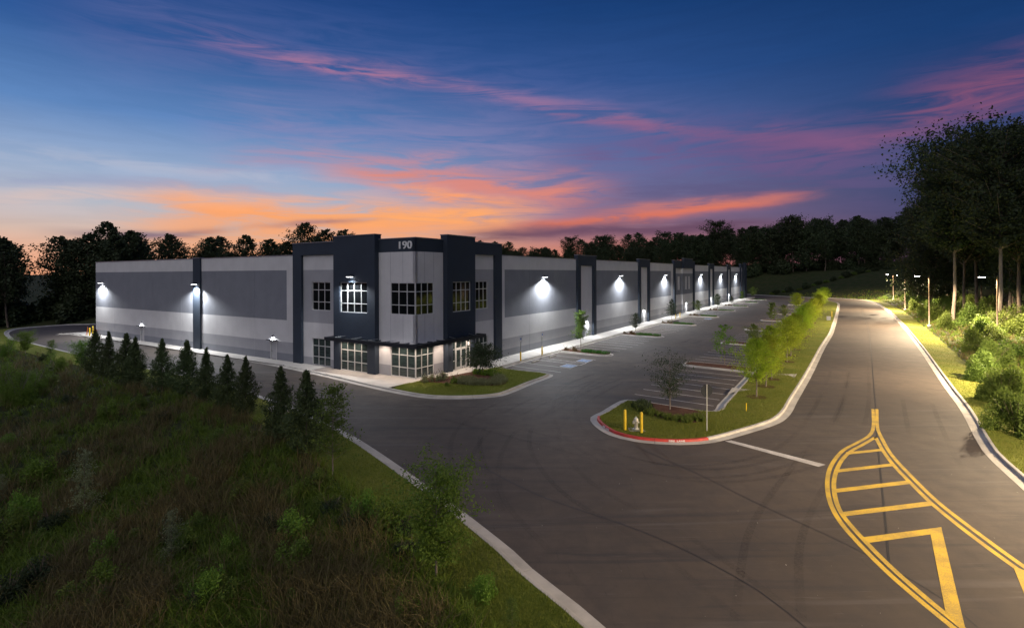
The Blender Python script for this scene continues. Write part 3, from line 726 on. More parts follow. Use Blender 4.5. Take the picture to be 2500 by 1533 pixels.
# back walls and roof
wm = MB(); wm.quad((0, 196, 0), (-71.57, 196, 0), (-71.57, 196, HT), (0, 196, HT)); wm.quad((-71.57, 196, 0), (-71.57, 0, 0), (-71.57, 0, HT), (-71.57, 196, HT))
wm.quad((-71.3, 195.7, HT), (-71.3, 0.3, HT), (-71.3, 0.3, 11.3), (-71.3, 195.7, 11.3)); wm.build('rear_wall', M['midg'], BW)
rm = MB(); rm.quad((-0.25, 0.25, 11.4), (-0.25, 195.7, 11.4), (-71.5, 195.7, 11.4), (-71.5, 0.25, 11.4)); rm.build('roof', M['roofm'], BW)
def coping(side, a0, a1, z, off0=-0.32, off1=0.06):
    mb = MB(); n = [wp(side, a0, off0, z), wp(side, a1, off1, z+0.09)]
    mb.box(min(n[0][0], n[1][0]), max(n[0][0], n[1][0]), min(n[0][1], n[1][1]), max(n[0][1], n[1][1]), z+0.002, z+0.09)
    mb.build('coping', M['coping'], BW)
for a, b in ((14.41, 35.04), (42.04, 63.05), (69.81, 88.04), (108.17, 125.99), (132.87, 154.89), (160.91, 180.99)): coping('R', a, b, HT)
for a, b in ((18.21, 38.13), (39.93, 71.6)): coping('L', a, b, HT)
for a, b in ((35.05, 42.03), (63.06, 69.8), (126, 132.86), (154.9, 160.9)): coping('R', a-.04, b+.04, 12.75, -0.34, 0.36)
coping('R', 88.0, 108.2, 13.0, -0.34, 0.36); coping('R', 94.85, 104.15, 13.6, 0.2, 0.8); coping('R', 180.96, 196.04, 13.4, -.34, .41)
coping('L', 38.1, 39.96, HT+.08, -.34, .27)

# the corner block
CORN = [(0, 1.15, 'midg'), (1.15, 12.15, 'light'), (12.15, 20, 'navy')]
PAN = [(0, 0.95, 'midg'), (0.95, 4.75, 'light'), (4.75, 10.5, 'midg'), (10.5, 12.12, 'light'), (12.12, 20, 'navy')]
zU0, zU1, zL1 = 6.1, 9.2, 3.08
TOPB = 13.42
wall('corner_wall', 'L', 0.0, 4.85, 0, TOPB, -0.3, 0.0, CORN, [(-1, 3.25, zU0, zU1), (-1, 3.25, 0.08, zL1)], gap=0)
wall('corner_wall', 'R', 0.0, 4.04, 0, TOPB, -0.3, 0.0, CORN, [(-1, 2.62, zU0, zU1), (-1, 2.62, 0.08, zL1)], gap=0)
wall('tower', 'L', 4.85, 10.98, 0, 13.9, -0.3, 0.55, NAVY, [(5.95, 10.05, zU0, zU1), (5.95, 10.05, 0.08, zL1)], gap=0)
wall('tower', 'R', 4.04, 8.77, 0, 13.9, -0.3, 0.55, NAVY, [(4.92, 8.06, zU0, zU1), (4.92, 8.06, 0.05, zL1)], gap=0)
wall('corner_wall', 'L', 10.98, 16.7, 0, 12.12, -0.3, 0.0, PAN, [(12.17, 15.24, zU0, zU1), (12.17, 15.24, 0.08, zL1)], gap=0)
wall('corner_wall', 'R', 8.77, 13.0, 0, 12.12, -0.3, 0.0, PAN, [(9.57, 11.9, zU0, zU1), (9.57, 11.9, 0.08, zL1)], gap=0)
wall('portal_frame', 'L', 10.98, 18.2, 0, TOPB, -0.3, 0.28, NAVY, [(10.97, 16.7, 0, 12.12)], gap=0)
wall('portal_frame', 'R', 8.77, 14.4, 0, TOPB, -0.3, 0.28, NAVY, [(8.76, 13.0, 0, 12.12)], gap=0)
for side, aa in (('L', (1.6, 3.25)), ('R', (1.3, 2.62))):
    for a in aa:
        for z0, z1 in ((3.1, 6.08), (9.22, 12.15)):
            n0, n1 = wp(side, a-0.012, -0.01, z0), wp(side, a+0.012, 0.004, z1)
            jm = MB(); jm.box(min(n0[0], n1[0]), max(n0[0], n1[0]), min(n0[1], n1[1]), max(n0[1], n1[1]), z0, z1); jm.build('panel_joint', M['darkg'], BW)
br = MB(); br.box(-18.2, -17.95, 0.02, 14.4, 11.4, TOPB); br.box(-18.0, -0.3, 14.15, 14.4, 11.4, TOPB); br.build('rear_parapet', M['navy'], BW)
coping('L', -0.06, 4.84, TOPB); coping('R', 0.3, 4.03, TOPB); coping('L', 4.8, 11.02, 13.9, -.34, .61); coping('R', 4.0, 8.82, 13.9, -.34, .61)
coping('L', 11.03, 18.24, TOPB, -.34, .34); coping('R', 8.83, 14.44, TOPB, -.34, .34)

def window(side, a0, a1, z0, z1, cols, off, rows=(0.28, 0.42, 0.30), glass='glass', corner=None):
    root_m = MB()
    def bx(mb, a, b, o0, o1, z, w):
        n0, n1 = wp(side, a, o0, z), wp(side, b, o1, w)
        mb.box(min(n0[0], n1[0]), max(n0[0], n1[0]), min(n0[1], n1[1]), max(n0[1], n1[1]), z, w)
    t = 0.075
    bx(root_m, a0, a1, off-0.12, off-0.02, z1-t, z1-0.002); bx(root_m, a0, a1, off-0.12, off-0.015, z0+0.002, z0+t)
    bx(root_m, a0+0.002, a0+t, off-0.12, off-0.02, z0+t, z1-t); bx(root_m, a1-t, a1-0.002, off-0.12, off-0.02, z0+t, z1-t)
    win = root_m.build('window', M['frame'], BW)
    cw = (a1-a0)/cols; zc = [z1]
    for r_ in rows: zc.append(zc[-1]-(z1-z0)*r_)
    for c in range(1, cols):
        mm = MB(); bx(mm, a0+c*cw-0.035, a0+c*cw+0.035, off-0.11, off-0.03, z0+t, z1-t); mm.build('mullion', M['frame'], win)
    for z in zc[1:-1]:
        mm = MB(); bx(mm, a0+t, a1-t, off-0.11, off-0.034, z-0.035, z+0.035); mm.build('mullion', M['frame'], win)
    for c in range(cols):
        for r_ in range(len(rows)):
            mm = MB(); o = off-0.085-0.003*((c*7+r_*3) % 3)
            bx(mm, a0+c*cw+0.02, a0+(c+1)*cw-0.02, o-0.02, o, zc[r_+1]+0.02, zc[r_]-0.02); mm.build('pane', M[glass], win)
    return win
window('L', 0.02, 3.25, zU0, zU1, 3, 0); window('R', 0.02, 2.62, zU0, zU1, 3, 0)
window('L', 5.95, 10.05, zU0, zU1, 4, 0.4); window('R', 4.92, 8.06, zU0, zU1, 4, 0.4)
window('L', 12.17, 15.24, zU0, zU1, 3, -0.06); window('R', 9.57, 11.9, zU0, zU1, 3, -0.06)
LR = (0.28, 0.40, 0.32)
window('L', 0.02, 3.25, 0.13, zL1, 3, 0, LR, 'film'); window('R', 0.02, 2.62, 0.13, zL1, 3, 0, LR, 'film')
window('L', 5.95, 10.05, 0.13, zL1, 4, 0.4, LR, 'film'); window('L', 12.17, 15.24, 0.13, zL1, 3, -0.06, LR, 'film'); window('R', 9.57, 11.9, 0.13, zL1, 3, -0.06, LR, 'film')
# entrance: sidelights, transom and a pair of glazed doors
window('R', 4.92, 5.62, 0.13, zL1, 1, 0.35, LR, 'film'); window('R', 7.44, 8.06, 0.13, zL1, 1, 0.35, LR, 'film'); window('R', 5.62, 7.44, 2.3, zL1, 2, 0.35, (1.0,), 'film')
for k, a0 in enumerate((5.66, 6.54)):
    mb = MB(); a1 = a0+0.86
    for (x0, x1, z, w) in ((a0, a0+.11, .14, 2.28), (a1-.11, a1, .14, 2.28), (a0+.11, a1-.11, .14, .40), (a0+.11, a1-.11, 2.14, 2.28)): mb.box(0.25, 0.31, x0, x1, z, w)
    dr = mb.build('entrance_door', M['frame'], BW)
    mb = MB(); mb.box(0.27, 0.285, a0+.11, a1-.11, .40, 2.14); mb.build('pane', M['film'], dr)
    ha = a1-0.06 if k == 0 else a0+0.06
    mb = MB(); mb.tube([(0.31, ha, 0.95), (0.39, ha, 0.97), (0.39, ha, 1.33), (0.31, ha, 1.35)], 0.018, 6); mb.build('handle', M['frame'], dr)
nm = MB(); nm.box(0.36, 0.365, 7.6, 7.85, 2.45, 2.8); nm.build('paper_notice', M['tag'], BW)
km = MB(); km.box(0.55, 0.62, 4.42, 4.55, 1.25, 1.75); km.build('card_reader', M['steel'], BW)
# service doors
def service_door(side, a, off=0.0):
    mb = MB()
    def bx(mb, a0, a1, o0, o1, z, w):
        n0, n1 = wp(side, a0, o0, z), wp(side, a1, o1, w)
        mb.box(min(n0[0], n1[0]), max(n0[0], n1[0]), min(n0[1], n1[1]), max(n0[1], n1[1]), z, w)
    bx(mb, a-0.56, a+0.56, off-0.16, off-0.12, 0.14, 2.19); d = mb.build('service_door', M['door'], BW)
    mb = MB(); bx(mb, a-0.62, a-0.565, off-0.2, off+0.02, 0.1, 2.25); bx(mb, a+0.565, a+0.62, off-0.2, off+0.02, 0.1, 2.25); bx(mb, a-0.565, a+0.565, off-0.2, off+0.02, 2.195, 2.25); mb.build('frame', M['frame'], d)
    mb = MB(); bx(mb, a+0.42, a+0.5, off-0.12, off-0.05, 1.05, 1.1); mb.build('handle', M['steel'], d)
for a in doorsR: service_door('R', a if a != 98.0 else 98.02, 0.0 if a != 98.0 else 0.45)
for a in (22.24, 55.07): service_door('L', a)
# house number
cu = bpy.data.curves.new('numtxt', 'FONT'); cu.body = '190'; cu.size = 1.0; cu.extrude = 0.03; cu.offset = 0.0; cu.space_character = 1.02
to = bpy.data.objects.new('t', cu); me = bpy.data.meshes.new_from_object(to); bpy.data.objects.remove(to)
co = np.array([v.co[:] for v in me.vertices]); mn, mx = co.min(0), co.max(0)
for v in me.vertices: v.co = ((v.co.x-mn[0])/(mx[0]-mn[0])*1.62, (v.co.y-mn[1])/(mx[1]-mn[1])*0.72, v.co.z)
me.materials.append(M['white']); 
no = link('building_number', me, BW)
v0 = [v.co.copy() for v in me.vertices]; fs0 = [tuple(p_.vertices) for p_ in me.polygons]; vv = []; ff = []
for k_, dx_ in enumerate((0.0, 0.035, 0.07)):
    nb0 = len(vv); vv += [(v.x+dx_, v.y, v.z+0.002*k_) for v in v0]; ff += [tuple(i_+nb0 for i_ in f_) for f_ in fs0]
me2 = bpy.data.meshes.new('building_number'); me2.from_pydata(vv, [], ff); me2.materials.append(M['white']); no.data = me2
# local frame: left wall faces -y (s<0); reading direction is +x (towards the corner)
no.location = (-2.06, -0.035, 12.43); no.rotation_euler = (R(90), 0, 0)

# entrance canopy
cm = MB(); PJ = 1.65; T0, T1 = 3.28, 3.62
def cbox(mb, x0, x1, y0, y1, z0, z1): mb.box(x0, x1, y0, y1, z0, z1)
tL, sR = -10.9, 9.0
mb = MB()
mb.box(tL, PJ, -PJ-0.14, -PJ, T0, T1); mb.box(PJ, PJ+0.14, -PJ-0.14, sR, T0, T1); mb.box(tL, tL+.12, -PJ, -0.56, T0, T1); mb.box(0.56, PJ, sR-.12, sR, T0, T1)
can = mb.build('canopy', M['steel'], BW)
mb = MB(); mb.box(tL+.12, PJ, -PJ, -0.56, T0+.08, T0+.14); mb.box(0.56, PJ, -0.56, sR-.12, T0+.08, T0+.14); mb.box(-4.84, 0.56, -0.56, -0.01, T0+.081, T0+.139); mb.box(0.012, 0.56, -.01, 4.03, T0+.079, T0+.138); mb.build('soffit', M['soffit'], can)
mb = MB(); mb.box(tL+.12, PJ, -PJ, -0.56, T0+.16, T0+.2); mb.box(0.57, PJ, -0.56, sR-.12, T0+.16, T0+.2)
for i in range(10): x = tL+0.6+i*1.25; mb.box(x, x+.05, -PJ, -.56, T1-.12, T1-.02)
for i in range(7): y = -0.3+i*1.3; mb.box(.57, PJ, y, y+.05, T1-.12, T1-.02)
mb.build('canopy_roof', M['steel'], can)
for i in range(5):
    x = tL+1.4+i*2.4; mb = MB(); mb.tube([(x, -PJ+.1, T1), (x+.35, -.58, T1+.08)] if i < 4 else [(x, -PJ+.1, T1), (x, -.2, T1+.08)], 0.02, 6); mb.build('tie_rod', M['galv'], can)
for i in range(3):
    y = 0.8+i*3.2; mb = MB(); mb.tube([(PJ-.1, y, T1), (.57, y+.3, T1+.08)], 0.02, 6); mb.build('tie_rod', M['galv'], can)

def add_light(name, kind, loc, power, color, parent=None, size=0.1, spot=None, blend=0.5, rot=(0, 0, 0)):
    ld = bpy.data.lights.new(name, kind); ld.energy = power; ld.color = color
    if kind in ('POINT', 'SPOT'): ld.shadow_soft_size = size
    if kind == 'SPOT': ld.spot_size = R(spot); ld.spot_blend = blend
    o = bpy.data.objects.new(name, ld); COL.objects.link(o); o.location = loc; o.rotation_euler = rot
    if parent: o.parent = parent
    return o
for i, (x, y) in enumerate([(-9.3, -1.1), (-7.4, -1.1), (-4.0, -.9), (-1.6, -.8), (.7, -.7), (.95, 1.4), (.95, 3.4), (1.1, 5.4), (1.1, 7.5)]):
    mb = MB(); mb.lathe([(0.0, 0.0), (0.08, 0.0), (0.085, 0.03), (0, 0.03)], 12, (x, y, T0+0.05)); dl = mb.build('downlight', M['ledy'], can)
    add_light('downlight_lamp', 'SPOT', (x, y, T0+.03), P_CANOPY, (1.0, 0.80, 0.66), dl, 0.06, 150, 0.6)

# wall packs
def wallpack(side, a, z, off, power, small=False, col=(0.93, 0.96, 1.0), spot=156):
    w, h_, dp = (0.42, 0.12, 0.62) if not small else (0.3, 0.12, 0.22)
    g = BW
    def L(a_, o_, z_): return wp(side, a_, o_, z_)
    mb = MB()
    n0, n1 = L(a-w/2, off, z-0.02), L(a+w/2, off+dp, z+h_)
    mb.box(min(n0[0], n1[0]), max(n0[0], n1[0]), min(n0[1], n1[1]), max(n0[1], n1[1]), z, z+h_)
    n0, n1 = L(a-w/4, off, z), L(a+w/4, off+dp*.4, z+h_*2)
    mb.box(min(n0[0], n1[0]), max(n0[0], n1[0]), min(n0[1], n1[1]), max(n0[1], n1[1]), z+h_, z+h_*1.8)
    o = mb.build('wall_light', M['steel'], g)
    mb = MB(); n0, n1 = L(a-w/2+.03, off+dp*.1, z), L(a+w/2-.03, off+dp-.02, z)
    mb.box(min(n0[0], n1[0]), max(n0[0], n1[0]), min(n0[1], n1[1]), max(n0[1], n1[1]), z-0.03, z-0.001); mb.build('lens', M['ledw'], o)
    add_light('wall_lamp', 'SPOT', L(a, off+dp*0.72, z-0.08), power, col, o, 0.15, spot, 0.4, rot=((R(-22), 0, 0) if side == 'L' else (0, R(-22), 0)) if not small else (0, 0, 0))
for a in (24.8, 53.1, 81.0, 115.8, 144.0, 172.0): wallpack('R', a, 9.55, 0, P_WALL)
wallpack('L', 68.9, 8.75, 0, P_WALL*.75); wallpack('L', 38.95, 8.75, 0.22, P_WALL*.9); wallpack('L', 8.1, 9.75, 0.55, P_WALL*0.3)
for a in doorsR: wallpack('R', a, 2.62, 0.0 if a != 98.0 else 0.45, P_DOOR, True, spot=165)
for a in (22.24, 55.07):
    wallpack('L', a, 2.75, 0, P_DOOR, True, spot=165)
    mb = MB(); mb.box(-a-.75, -a+.75, -0.5, 0, 2.38, 2.46); mb.build('door_hood', M['steel'], BW)

# ------------------------------------------------------------------ street lamps
def street_lamp(p, az, label, zbase=0.1, arm=2.0, power=None):
    t = thing('street_lamp', label, 'street lamp', (p[0], p[1], 0), az, 'street lamps along the right side of the road')
    mb = MB(); mb.lathe([(0, 0), (.28, 0), (.28, .55), (.24, .6), (0, .6)], 16, (0, 0, zbase-0.1)); mb.build('base', M['concrete'], t, True)
    mb = MB(); mb.tube([(0, 0, .5), (0, 0, 9.3)], [.11, .075], 10); mb.box(-.17, .17, -.17, .17, zbase+.5, zbase+.53); mb.build('pole', M['bronze'], t, True)
    mb = MB(); mb.tube([(0, 0, 9.2), (arm-.5, 0, 9.32)], .035, 8); mb.build('arm', M['steel'], t)
    mb = MB(); mb.box(arm-.55, arm+.25, -.2, .2, 9.28, 9.38); mb.box(arm-.5, arm-.1, -.12, .12, 9.38, 9.45)
    hd = mb.build('lamp_head', M['steel'], t)
    mb = MB(); mb.box(arm-.45, arm+.2, -.17, .17, 9.235, 9.279); mb.build('lens', M['leds'], hd)
    add_light('street_lamp_bulb', 'SPOT', (arm-.1, 0, 9.2), power or P_LAMP, (1.0, 0.77, 0.50), t, 0.15, 168, 0.25)
    return t
lampsp = [(P(2435, 835), 'street lamp with bronze pole nearest the right edge, in front of the tall trees'), (P(2268.6, 801), 'street lamp with slender dark pole beside the bushes, second from the right'),
          (P(2209.6, 760), 'brightly glowing street lamp at the start of the road bend'), (P(2181, 734), 'farthest street lamp, at the bend below the dark embankment')]
for i, (p, lb) in enumerate(lampsp): street_lamp(p, R(168), lb, arm=2.0, power=P_LAMP*(1.2, 1.1, 1.5, 1.6)[i])
street_lamp(np.array([46.5, 42.0]), R(160), 'street lamp just beyond the right edge beside the near road verge', power=P_LAMP*1.0)
street_lamp(np.array([33.0, 9.0]), R(150), 'street lamp on the verge nearest the viewpoint', power=P_LAMP*1.7)

# ------------------------------------------------------------------ street furniture
def bollard(p, label, h=1.3, r=0.09, z=0.13, group='yellow bollards'):
    mb = MB(); mb.lathe([(r, -0.1), (r, h-.09), (r*.85, h-.04), (r*.5, h-.01), (0, h)], 16)
    o = mb.build('bollard', M['yellow'], None, True, loc=(p[0], p[1], z)); tag(o, label, 'bollard', group); return o
bollard(P(1526, 1054), 'yellow steel bollard left of the silver hydrant on the grass island', z=0.12)
bollard(P(1566, 1061), 'yellow steel bollard right of the silver hydrant on the grass island', z=0.12)
hp = P(1553, 1053)
ht = thing('fire_hydrant', 'silver fire hydrant between two yellow bollards on the grass island', 'fire hydrant', (hp[0], hp[1], .13), R(20))
mb = MB(); mb.lathe([(0, 0), (.19, 0), (.19, .05), (.13, .05), (.12, .1), (.115, .5), (.16, .52), (.16, .57), (.13, .58)], 18); mb.build('barrel', M['silver'], ht, True)
mb = MB(); mb.lathe([(.14, .575), (.15, .62), (.13, .7), (.07, .76), (.04, .77), (.04, .82), (0, .83)], 18); mb.build('bonnet', M['silver'], ht, True)
mb = MB(); mb.tube([(0, .1, .42), (0, .24, .42), (0, .24, .42), (0, .27, .42)], [.075, .075, .09, .085], 12); mb.build('pumper_nozzle', M['silver'], ht, True)
for sg in (-1, 1): mb = MB(); mb.tube([(sg*.1, 0, .43), (sg*.2, 0, .43), (sg*.2, 0, .43), (sg*.23, 0, .43)], [.05, .05, .065, .06], 12); mb.build('side_nozzle', M['silver'], ht, True)
pad = flat_mesh('hydrant_pad', [hp+np.array(q_) for q_ in ((-.5, -.45), (.5, -.5), (.45, .4), (-.45, .4))], 0.139, M['concrete']); tag(pad, kind='structure')
# stop sign seen from behind
spp = P(1726, 1057)
st = thing('stop_sign', 'octagonal road sign seen from behind on a galvanised post at the island edge', 'road sign', (spp[0], spp[1], .1), R(5))
mb = MB(); mb.box(-.03, .03, -.02, .02, -.1, 2.95); mb.build('post', M['galv'], st)
mb = MB(); oc = [(.38/math.cos(R(22.5))*math.cos(R(22.5+45*k)), .38/math.cos(R(22.5))*math.sin(R(22.5+45*k))) for k in range(8)]
mb.poly([(x, .025, 2.55+y) for x, y in oc]); mb.poly([(x, .03, 2.55+y) for x, y in oc][::-1])
for k in range(8): a, b = oc[k], oc[(k+1) % 8]; mb.quad((a[0], .025, 2.55+a[1]), (b[0], .025, 2.55+b[1]), (b[0], .03, 2.55+b[1]), (a[0], .03, 2.55+a[1]))
mb.build('sign_plate', M['steel'], st)  # dark colour carries the shade of the plate's unlit back
mb = MB(); mb.poly([(x, .034, 2.55+y) for x, y in oc][::-1]); mb.build('sign_face', M['white'], st)
mb = MB(); mb.poly([(x*.93, .038, 2.55+y*.93) for x, y in oc][::-1]); mb.build('sign_field', M['redmetal'], st)
# accessible parking signs
def acc_sign(p, label):
    t = thing('parking_sign', label, 'parking sign', (p[0], p[1], .13), -TH, 'accessible parking signs at the front walk')
    mb = MB(); mb.lathe([(.09, 0), (.09, 1.0), (.05, 1.05), (0, 1.05)], 14); mb.build('bollard_sleeve', M['yellow'], t, True)
    mb = MB(); mb.box(-.02, .02, -.025, .025, 1.0, 2.7); mb.build('post', M['galv'], t)
    mb = MB(); mb.box(.025, .032, -.15, .15, 2.2, 2.68); mb.build('sign_plate', M['white'], t)
    mb = MB(); mb.box(.032, .036, -.12, .12, 2.38, 2.62); mb.build('sign_symbol_field', M['signblue'], t)
acc_sign(sk(3.1, 13.9), 'accessible parking sign on a yellow base nearer the entrance tree')
acc_sign(sk(3.1, 18.9), 'accessible parking sign on a yellow base nearer the first planted island')
for i, s in enumerate((82.5, 79.0)): bollard(B(3.0, s), ('yellow bollard by the walk beyond the third island, nearer one', 'yellow bollard by the walk beyond the third island, farther one')[i], 1.1, group='far yellow bollards')
# kerb lettering
def lettering(text, p, ang, w, hgt, z, name):
    cu = bpy.data.curves.new('txt', 'FONT'); cu.body = text; cu.size = 1; cu.extrude = .002; cu.offset = 0.015
    to = bpy.data.objects.new('t', cu); me = bpy.data.meshes.new_from_object(to); bpy.data.objects.remove(to)
    co = np.array([v.co[:] for v in me.vertices]); mn, mx = co.min(0), co.max(0)
    for v in me.vertices: v.co = ((v.co.x-mn[0])/(mx[0]-mn[0])*w-w/2, (v.co.y-mn[1])/(mx[1]-mn[1])*hgt, v.co.z)
    me.materials.append(M['white']); o = link(name, me); o.location = (p[0], p[1], z); o.rotation_euler = (R(74), 0, ang); tag(o, kind='structure'); return o
def on_kerb(i):
    n = normals2(strip, True)[i]*cs; p = strip[i]+n*0.452; t = np.array([n[1], -n[0]]); return p, math.atan2(t[1], t[0])
k1 = nearest(strip, P(1645, 1086)); p, a = on_kerb(k1); lettering('FIRE  LANE', p, a, 0.95, 0.10, 0.028, 'kerb_lettering')
k2 = nearest(strip, P(1462, 1046)); p, a = on_kerb(k2); lettering('FIRE  LANE', p, a, 0.95, 0.10, 0.028, 'kerb_lettering')

# far-left corner: bollards and fire department riser
q1, q2, q3 = P(219, 822), P(226.5, 823), P(233, 820)
bollard(q1, 'yellow bollard left of the red riser at the far left corner of the building', 1.3, .1, group='bollards at the far left corner')
bollard(q2, 'yellow bollard beside the red riser at the far left corner of the building', 1.6, .1, group='bollards at the far left corner')
rt = thing('fire_riser', 'red fire riser at the far left corner of the building', 'fire riser', (q3[0], q3[1], .13))
mb = MB(); mb.tube([(0, 0, 0), (0, 0, .75)], .09, 12); mb.lathe([(.15, .0), (.15, .05), (.09, .05)], 12); mb.build('pipe', M['redmetal'], rt, True)
mb = MB(); mb.tube([(-.22, 0, .8), (.22, 0, .8)], .1, 12); mb.lathe([(.09, .7), (.14, .74), (.14, .86), (0, .92)], 12); mb.build('valve_head', M['redmetal'], rt, True)
mb = MB(); mb.box(-.02, .02, -.02, .02, 0, 1.5); mb.poly([(-.35, 0, .1), (-.02, 0, 1.3), (.02, 0, 1.3), (-.2, 0, .1)])
sg = P(214, 822); o = mb.build('marker_stake', M['orange'], loc=(sg[0], sg[1], .13)); tag(o, 'orange leaning marker stake beside the far left bollards', 'stake')

# storm inlet by the bank kerb
ip = P(712, 1001); it = thing('storm_inlet', 'pale concrete storm drain inlet behind the kerb between two conifers', 'storm drain', (ip[0], ip[1], 0), math.atan2(*(P(725.7, 998.4)-P(669, 978))[::-1]))
mb = MB(); mb.box(-.9, .9, -1.35, -.05, .2, .34); mb.build('lid', M['concrete'], it)
mb = MB(); mb.box(-.85, .85, -1.3, -1.1, -.4, .198); mb.box(-.85, -.7, -1.1, -.1, -.4, .198); mb.box(.7, .85, -1.1, -.1, -.4, .198); mb.build('box', M['concrete'], it)
# utility box and marker post on the strip
up = P(2023, 783); ub = thing('utility_box', 'small green-grey utility box on the grass strip by the kerb', 'utility box', (up[0], up[1], .13), -TH)
mb = MB(); mb.box(-.35, .35, -.3, .3, 0, .7); mb.build('cabinet', M['darkg'], ub); mb = MB(); mb.box(-.38, .38, -.33, .33, .7, .76); mb.build('lid', M['midg'], ub)
bollard(P(2031, 775), 'thin yellow marker post by the kerb beyond the strip trees', 1.3, .06, group='marker posts')
sp2 = P(1822, 1008); mb = MB(); mb.box(-.03, .03, -.012, .012, 0, .55); mb.poly([(-.03, -.013, .55), (.03, -.013, .55), (0, -.013, .62)]); o = mb.build('marker_stake', M['yellow'], loc=(sp2[0], sp2[1], .13), rotz=.4); tag(o, 'short yellow marker stake in the grass strip in front of the nearest young tree', 'stake')
# concrete flumes through the strip kerb
for i, pp in enumerate([[(1776, 966), (1788, 950), (1835, 955), (1795, 960)], [(1895, 917), (1946, 916), (1940, 926), (1925, 919)]]):
    tag(flat_mesh('concrete_flume', [P(*p_) for p_ in pp], 0.139, M['concrete']), kind='structure')

# ------------------------------------------------------------------ vegetation builders
rs = np.random.RandomState(11)
def leaf_quads(cent, size, aspect=1.0, up=0.0, r=None, droop=0.0):
    r = r or rs; n = len(cent)
    a = r.normal(size=(n, 3)); a[:, 2] += up; a[:, 2] *= (1-droop); a /= np.linalg.norm(a, axis=1)[:, None]
    b = r.normal(size=(n, 3)); b -= (b*a).sum(1)[:, None]*a; b /= np.linalg.norm(b, axis=1)[:, None]
    s = size*(0.6+0.8*r.rand(n))[:, None]
    a = a*s*0.5; b = b*s*0.5*aspect
    v = np.stack([cent-a, cent+b, cent+a, cent-b], 1).reshape(-1, 3)
    return v, np.arange(4*n).reshape(n, 4)
def branch_tree(seed, h, crown0, rad, nb, leaves, lsize, aspect=0.5, shape='round', trunk_r=0.05, spread=0.35, up=0.0, clumps=None, matn='leaf_mid', bark='bark', lean=0.02, levels=2, gap=0.0):
    """trunk + limbs as one mesh, crown leaves as another"""
    r = np.random.RandomState(seed); tb = MB()
    zs = np.linspace(0, h*0.97, 7); off = np.cumsum(r.normal(size=(7, 2))*lean*h/7, 0); off[0] = 0
    tp = [(off[i, 0], off[i, 1], zs[i]) for i in range(7)]
    tb.tube(tp, [trunk_r*(1-0.85*(z/h)) for z in zs], 7)
    cents = []
    for i in range(nb):
        t = (i+0.5)/nb; z = h*(crown0+(0.97-crown0)*t)
        if shape == 'round': rr = rad*math.sqrt(max(0.05, 1-(2*t-0.85)**2*0.85))
        elif shape == 'cone': rr = rad*(1-t)**0.8+0.04*rad
        elif shape == 'vase': rr = rad*(0.45+0.75*t)*(1 if t < .85 else .7)
        elif shape == 'flat': rr = rad*(0.75+0.4*math.sin(t*3.1))*(1-0.3*t)
        elif shape == 'column': rr = rad*(0.8+.2*math.sin(t*9))*(1 if t < .8 else .6)
        rr *= 0.65+0.6*r.rand()
        if r.rand() < gap: continue
        a = i*2.4+r.rand()*0.9
        bx, by = np.interp(z, zs, off[:, 0]), np.interp(z, zs, off[:, 1])
        rise = rr*(0.55 if shape != 'flat' else 0.18)*(0.6+0.8*r.rand())
        z0 = z-rise*0.7
        e_ = np.array([bx+math.cos(a)*rr, by+math.sin(a)*rr, z0+rise])
        s_ = np.array([bx, by, max(h*0.1, z0)])
        mid = (s_+e_)/2+np.array([0, 0, -0.06*rr])
        tb.tube([s_, mid, e_], [trunk_r*0.35*(1-.6*t), trunk_r*0.22*(1-.6*t), trunk_r*0.08], 4, cap=False)
        m = max(2, int(leaves/nb)); tt = 0.25+0.75*r.rand(m)**0.7
        base = s_+(e_-s_)*tt[:, None]
        k = clumps or 5; cc = r.normal(size=(k, 3))*rr*spread; cc[:, 2] *= 0.6
        idx = r.randint(0, k, m)
        cents.append(base+cc[idx]*(0.6+0.4*tt[:, None])+r.normal(size=(m, 3))*rr*spread*0.33)
    cents = np.vstack(cents)
    v, f = leaf_quads(cents, lsize, aspect, up, r)
    return tb, np_mesh('crown', v, f, M[matn]), M[bark]
class Var:
    def __init__(s, tr, foliage='crown', trunk='trunk'):
        tb, crown, bark = tr; s.crown = crown; s.tm = None; s.fn = foliage; s.tn = trunk
        me = bpy.data.meshes.new('trunk'); me.from_pydata([tuple(map(float, p)) for p in tb.v], [], tb.f); me.materials.append(bark); me.polygons.foreach_set('use_smooth', [True]*len(me.polygons)); me.update(); s.tm = me
    def place(s, name, p, sc=1.0, sz=None, rot=None, label='', cat='tree', group=None, rnd=random):
        t = thing(name, label, cat, p, rot if rot is not None else rnd.random()*6.28, group)
        t.scale = (sc, sc, sz or sc)
        link(s.tn, s.tm, t); link(s.fn, s.crown, t); return t
random.seed(4)
